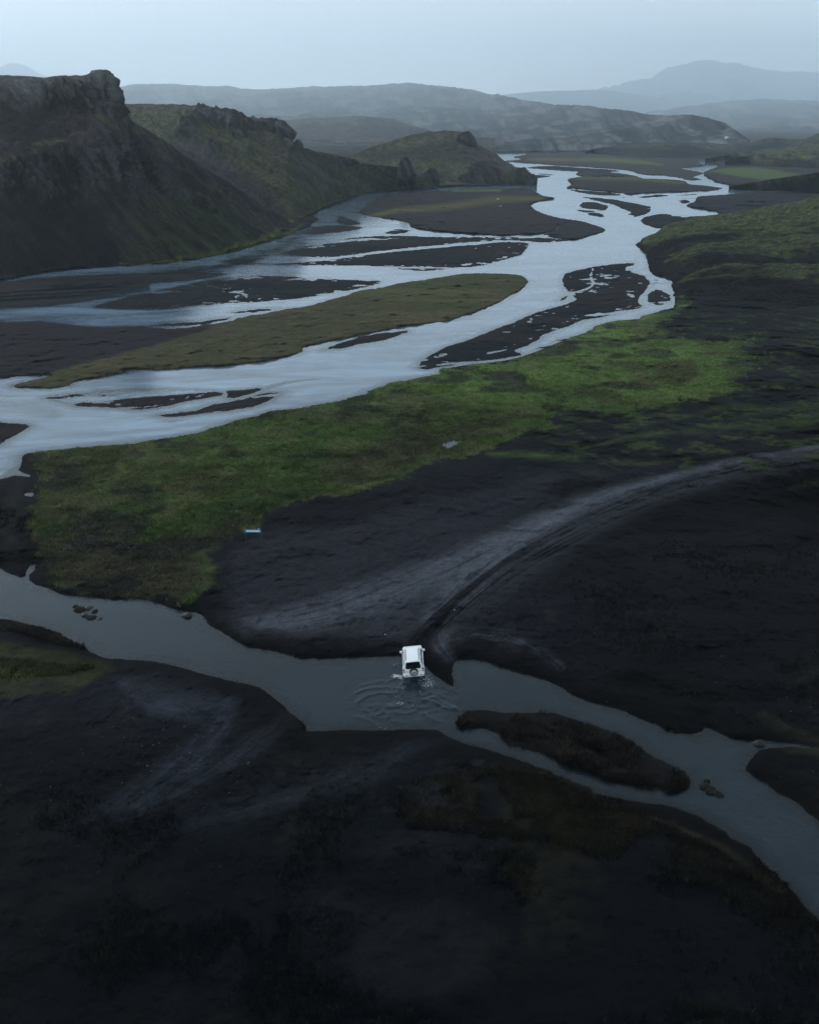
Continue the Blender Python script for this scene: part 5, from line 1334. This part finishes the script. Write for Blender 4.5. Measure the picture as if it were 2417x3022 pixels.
def make_car(loc, rot):
    t = empty('off_road_car', loc, rot)
    tag(t, 'white off-road car with a spare wheel on its tailgate fording the stream', 'car')
    def ring(y, hw, zb, zs, zt, tw):     # lower body section
        return [(-hw*.86, y, zb), (-hw*.97, y, zb+.10), (-hw, y, zs), (-hw*.985, y, zs+.16), (-tw, y, zt), (-tw*.55, y, zt+.025), (tw*.55, y, zt+.025), (tw, y, zt), (hw*.985, y, zs+.16), (hw, y, zs), (hw*.97, y, zb+.10), (hw*.86, y, zb)]
    loft('body', [ring(-2.16,.86,.52,.82,1.14,.80), ring(-2.10,.91,.47,.82,1.17,.84), ring(-1.3,.935,.44,.84,1.18,.86), ring(0,.935,.42,.84,1.17,.86), ring(1.0,.93,.42,.82,1.14,.84), ring(1.5,.91,.46,.80,1.08,.78), ring(1.84,.86,.50,.78,.98,.68), ring(1.94,.76,.54,.76,.90,.58)], PAINT, t)
    # cabin: pillars and shell
    def cab(z, yr, yf, hw): return [(-hw, yr, z), (-hw, yf, z), (hw, yf, z), (hw, yr, z)]
    def cabr(z, yr, yf, hw, c=.16):
        return [(-hw+c, yr, z), (-hw, yr+c, z), (-hw, yf-c, z), (-hw+c, yf, z), (hw-c, yf, z), (hw, yf-c, z), (hw, yr+c, z), (hw-c, yr, z)]
    body2 = loft('cabin', [cabr(1.12,-2.10,1.00,.855), cabr(1.45,-2.03,.72,.80), cabr(1.74,-1.94,.40,.735), cabr(1.80,-1.90,.32,.715)], PAINT, t)
    loft('roof', [cabr(1.795,-1.93,.40,.745,.2), cabr(1.84,-1.93,.36,.73,.2), cabr(1.872,-1.84,.22,.62,.24), cabr(1.885,-1.5,-.1,.40,.2)], PAINT, t)
    bx = loft('rear_spoiler', [[(-.66,-1.98,1.815),(.66,-1.98,1.815),(.66,-1.98,1.84),(-.66,-1.98,1.84)], [(-.66,-1.86,1.82),(.66,-1.86,1.82),(.66,-1.86,1.865),(-.66,-1.86,1.865)]], PAINT, t)
    # glazing
    rw = quad('rear_window', [(-.68,-2.115,1.20),(.68,-2.115,1.20),(.62,-1.965,1.775),(-.62,-1.965,1.775)], GLASS, t)
    box('wiper', (.18,-2.10,1.31), (.42,.018,.018), BLACK, rw, .004, Matrix.Rotation(.25, 4, 'Y'))
    quad('windscreen', [(.72,.955,1.20),(-.72,.955,1.20),(-.62,.46,1.72),(.62,.46,1.72)], GLASS, t)
    for s_ in (-1, 1):
        def sp(y, z):
            hw = np.interp(z, [1.12, 1.45, 1.74, 1.80], [.862, .807, .742, .722]); return (s_*hw, y, z)
        for y0, y1, yt0, yt1 in ((-1.88,-1.16,-1.80,-1.14), (-1.06,-.22,-1.04,-.22), (-.12,.74,-.12,.36)):
            pts = [sp(y0,1.24), sp(y1,1.24), sp(yt1,1.70), sp(yt0,1.70)]
            if s_ < 0: pts = [pts[1], pts[0], pts[3], pts[2]]
            quad('side_window', pts, GLASS, t, .008)
        rail = box('roof_rail', (s_*.665,-.82,1.905), (.05,1.75,.05), PAINT, t, .02)
        for yy in (-1.62, -.82, -.02): box('rail_foot', (s_*.665,yy,1.865), (.05,.12,.06), BLACK, rail, .01)
        box('rail_shadow_strip', (s_*.585,-.84,1.872), (.07,1.70,.03), BLACK, t, .01)  # black strip stands in for the rail's shadow on the roof
        m_ = box('mirror', (s_*1.045,.62,1.26), (.20,.16,.20), PAINT, t, .05)
        box('mirror_arm', (s_*.93,.60,1.20), (.14,.06,.05), BLACK, m_, .01)
        tl = box('tail_light', (s_*.845,-2.125,1.06), (.13,.12,.34), REDL, t, .03)
        box('lamp_lens', (s_*.845,-2.187,1.03), (.09,.012,.08), CLEARL, tl, .004)
        box('reflector', (s_*.66,-2.335,.66), (.24,.02,.05), REDL, t, .006)
        box('headlight', (s_*.66,1.86,.88), (.30,.16,.16), CLEARL, t, .04)
        for yy in (-1.38, 1.16):
            w = empty('wheel', (s_*.80, yy, .38)); w.parent = t
            k = 1 if s_ > 0 else -1
            lathe('tyre', [(.20,-.12*k),(.33,-.13*k),(.38,-.09*k),(.385,0),(.38,.09*k),(.33,.13*k),(.20,.12*k)], RUBBER, w, (0,0,0), 26, 'X')
            lathe('rim', [(.10,.06*k),(.21,.10*k),(.22,.125*k),(.06,.10*k)], SILVER, w, (0,0,0), 18, 'X')
            # flared arch over each wheel
            bm = bmesh.new(); R2 = []
            for i in range(11):
                a = math.pi*i/10
                R2.append([bm.verts.new((s_*(.90+d_), yy+(.46+e_)*math.cos(a), .40+(.46+e_)*math.sin(a))) for d_, e_ in ((0,.0),(.055,-.02),(.055,.05),(0,.10))])
            for a, b in zip(R2, R2[1:]):
                for i in range(4): bm.faces.new((a[i-1], a[i], b[i], b[i-1]))
            bm_obj('wheel_arch', bm, PAINT, t)
    rb = loft('rear_bumper', [[(-.92,-2.06,.46),(.92,-2.06,.46),(.93,-2.06,.78),(-.93,-2.06,.78)], [(-.90,-2.24,.46),(.90,-2.24,.46),(.91,-2.24,.77),(-.91,-2.24,.77)], [(-.78,-2.33,.49),(.78,-2.33,.49),(.78,-2.32,.74),(-.78,-2.32,.74)]], PAINT, t)
    box('bumper_step', (0,-2.30,.745), (.62,.10,.02), BLACK, rb, .006)
    box('number_plate', (.02,-2.345,.58), (.52,.02,.12), PLATE, t, .006)
    box('front_bumper', (0,1.93,.56), (1.62,.18,.26), PAINT, t, .06)
    box('grille', (0,1.95,.83), (.80,.04,.16), BLACK, t, .02)
    sw = empty('spare_wheel', (.03,-2.36,1.00)); sw.parent = t
    lathe('tyre', [(.20,.12),(.33,.13),(.375,.09),(.385,0),(.375,-.09),(.33,-.125),(.27,-.12)], RUBBER, sw, (0,0,0), 32)
    lathe('wheel_cover', [(.285,-.10),(.285,-.135),(.26,-.155),(.15,-.168),(.02,-.17)], SILVER, sw, (0,0,0), 32)
    bm = bmesh.new(); add_box(bm, (0,-.172,.035), (.30,.012,.045)); add_box(bm, (0,-.172,-.03), (.07,.012,.07))
    bm_obj('cover_badge', bm, BLACK, sw, False)
    box('exhaust', (-.55,-2.15,.40), (.07,.30,.07), BLACK, t, .02)
    box('tailgate_seam', (-.80,-2.168,1.0), (.012,.012,.42), BLACK, t, .003)
    s1 = box('rear_seat', (0,-1.0,1.22), (1.2,.16,.42), SKIN, t, .05)
    return t
cp = at(1222, 1996, .10)
yaw = math.radians(6.0)
car = make_car((0, 0, 0), (0, 0, 0))
car.rotation_euler = (math.radians(2.5), math.radians(-5.5), math.radians(1.5))
off = Vector((0, -2.28, .50)); off.rotate(car.rotation_euler)
car.location = cp - off

# foam and spray thrown up by the wheels
rf = np.random.RandomState(11)
bmF = bmesh.new()
def foam_blob(u, v, s_, z=.02):
    p = at(u, v, z)
    bmesh.ops.create_icosphere(bmF, subdivisions=1, radius=1, matrix=Matrix.Translation(p) @ Matrix.Rotation(rf.rand()*6.3, 4, 'Z') @ Matrix.Diagonal((s_*(.8+.9*rf.rand()), s_*(.5+.5*rf.rand()), s_*.35, 1)))
for pts, n, w, s0 in (([(735,560),(790,560),(822,572)],70,6,.07),([(1012,560),(1035,590),(1060,625),(1020,640)],80,12,.05),([(670,605),(640,610)],6,4,.03),([(835,615),(810,650),(790,690),(770,730)],40,7,.035),
                      ([(700,665),(800,672)],16,4,.035),([(780,795),(825,790)],14,5,.05),([(880,830),(940,800)],14,5,.04),([(560,665),(640,658),(700,663)],16,3,.03),([(1000,660),(960,715),(900,730)],14,4,.025),([(760,470),(820,448)],18,3,.04),([(600,985),(690,1005)],10,3,.025),([(1240,820),(1300,842)],10,4,.025),([(1060,740),(1200,800)],10,8,.025)):
    q = np.array(Zw(pts))
    for k in range(int(n*2.6)):
        tt = rf.rand()*(len(q)-1); i = int(tt); f_ = tt-i
        c = q[i]*(1-f_)+q[i+1]*f_
        foam_blob(c[0]+rf.randn()*w*.75, c[1]+rf.randn()*w*.42, s0*(.22+.6*rf.rand()**3))
meF = bpy.data.meshes.new('foam'); bmF.to_mesh(meF); bmF.free()
meF.materials.append(plain_mat('white water foam', (0.55, 0.60, 0.63), .8, 0, .2, .2, 12))
oF = bpy.data.objects.new('foam', meF); C.objects.link(oF)
tag(oF, 'white foam churned up behind the fording car', 'foam', None, 'stuff')

# ------------------------------------------------------------------ information sign on the meadow edge
SIGNB = plain_mat('blue sign enamel', (0.030, 0.20, 0.36), .4, 0, .4, .08, 10)
SIGNW = plain_mat('white sign face', (0.60, 0.74, 0.82), .4, 0, .4, .05, 10)
POSTM = plain_mat('galvanised post', (0.055, 0.058, 0.064), .6, .2, .4, .2, 12)
pl = Vector(gat(728, 1601)); pr = Vector(gat(770, 1598))
zg = min(pl.z, pr.z)
ctr = (pl+pr)/2
sg = empty('road_sign', (ctr.x, ctr.y, zg), (0, 0, math.atan2(pr.y-pl.y, pr.x-pl.x)*.4))
tag(sg, 'long blue and white road sign on two posts at the meadow edge', 'sign')
hw = (pr.x-pl.x)/2
for s_ in (-1, 1):
    po = lathe('post', [(.03,0),(.03,1.98)], POSTM, sg, (s_*hw,0,-.1), 12)
    po.rotation_euler = (math.pi/2, 0, 0)
sp_ = box('sign_panel', (-.06,-.05,1.64), (2*hw+.14,.03,.40), SIGNB, sg, .01, Matrix.Rotation(-.02, 4, 'Y'))
box('sign_face', (-.02,-.068,1.62), (2*hw-.22,.012,.20), SIGNW, sp_, .004, Matrix.Rotation(-.02, 4, 'Y'))
box('post_cap', (hw*.74,-.03,1.93), (.10,.06,.10), SIGNW, sg, .02)

# far hut and marker post
HW = plain_mat('pale hut wall', (0.30, 0.31, 0.32), .8, 0, .2, .1, 2)
HR = plain_mat('light metal roof', (0.75, 0.78, 0.80), .5, .1, .4, .08, 2)
zd = 1690.0; hz = H - zd*float(tan_dep(410.5))
hut = empty('hut', (float(x_of(2143, zd, hz)), zd, hz-.2), (0, 0, .5))
tag(hut, 'tiny pale hut far away at the foot of the grey hills', 'hut')
box('wall', (0,0,1.2), (3.6,5.2,3.0), HW, hut, .05)
loft('roof', [[(-2.1,-2.9,2.6),(2.1,-2.9,2.6),(0,-2.9,4.1)], [(-2.1,2.9,2.6),(2.1,2.9,2.6),(0,2.9,4.1)]], HR, hut)
box('door', (0,-2.62,1.0), (.9,.06,1.9), BLACK, hut, .02)
mp_ = at(2144, 478, 1.0)
mk = empty('marker_post', (mp_.x, mp_.y, 1.0))
tag(mk, 'small white marker post below the dark moor ridge', 'post')
lathe('post', [(.30,0),(.30,2.0),(.20,2.3)], HR, mk, (0,0,0), 10).rotation_euler = (math.pi/2, 0, 0)

# ------------------------------------------------------------------ haze: one closed box of even air
def haze(density):
    m, nt, out = new_mat('valley haze')
    pv = nt.nodes.new('ShaderNodeVolumePrincipled')
    pv.inputs['Color'].default_value = (0.80, 0.92, 1.0, 1)
    pv.inputs['Density'].default_value = density
    pv.inputs['Anisotropy'].default_value = 0.6
    nt.links.new(pv.outputs['Volume'], out.inputs['Volume'])
    x, y0, y1, z0, z1 = 32000, -300, 35500, -8, 2400
    vs_ = [(-x, y0, z0), (x, y0, z0), (x, y1, z0), (-x, y1, z0), (-x, y0, z1), (x, y0, z1), (x, y1, z1), (-x, y1, z1)]
    fs = [(0, 3, 2, 1), (4, 5, 6, 7), (0, 1, 5, 4), (1, 2, 6, 5), (2, 3, 7, 6), (3, 0, 4, 7)]
    o = mesh_object('haze', vs_, fs, m, smooth=False)
    tag(o, 'thin blue haze filling the valley air', 'haze', None, 'stuff')
haze(9.4e-5)
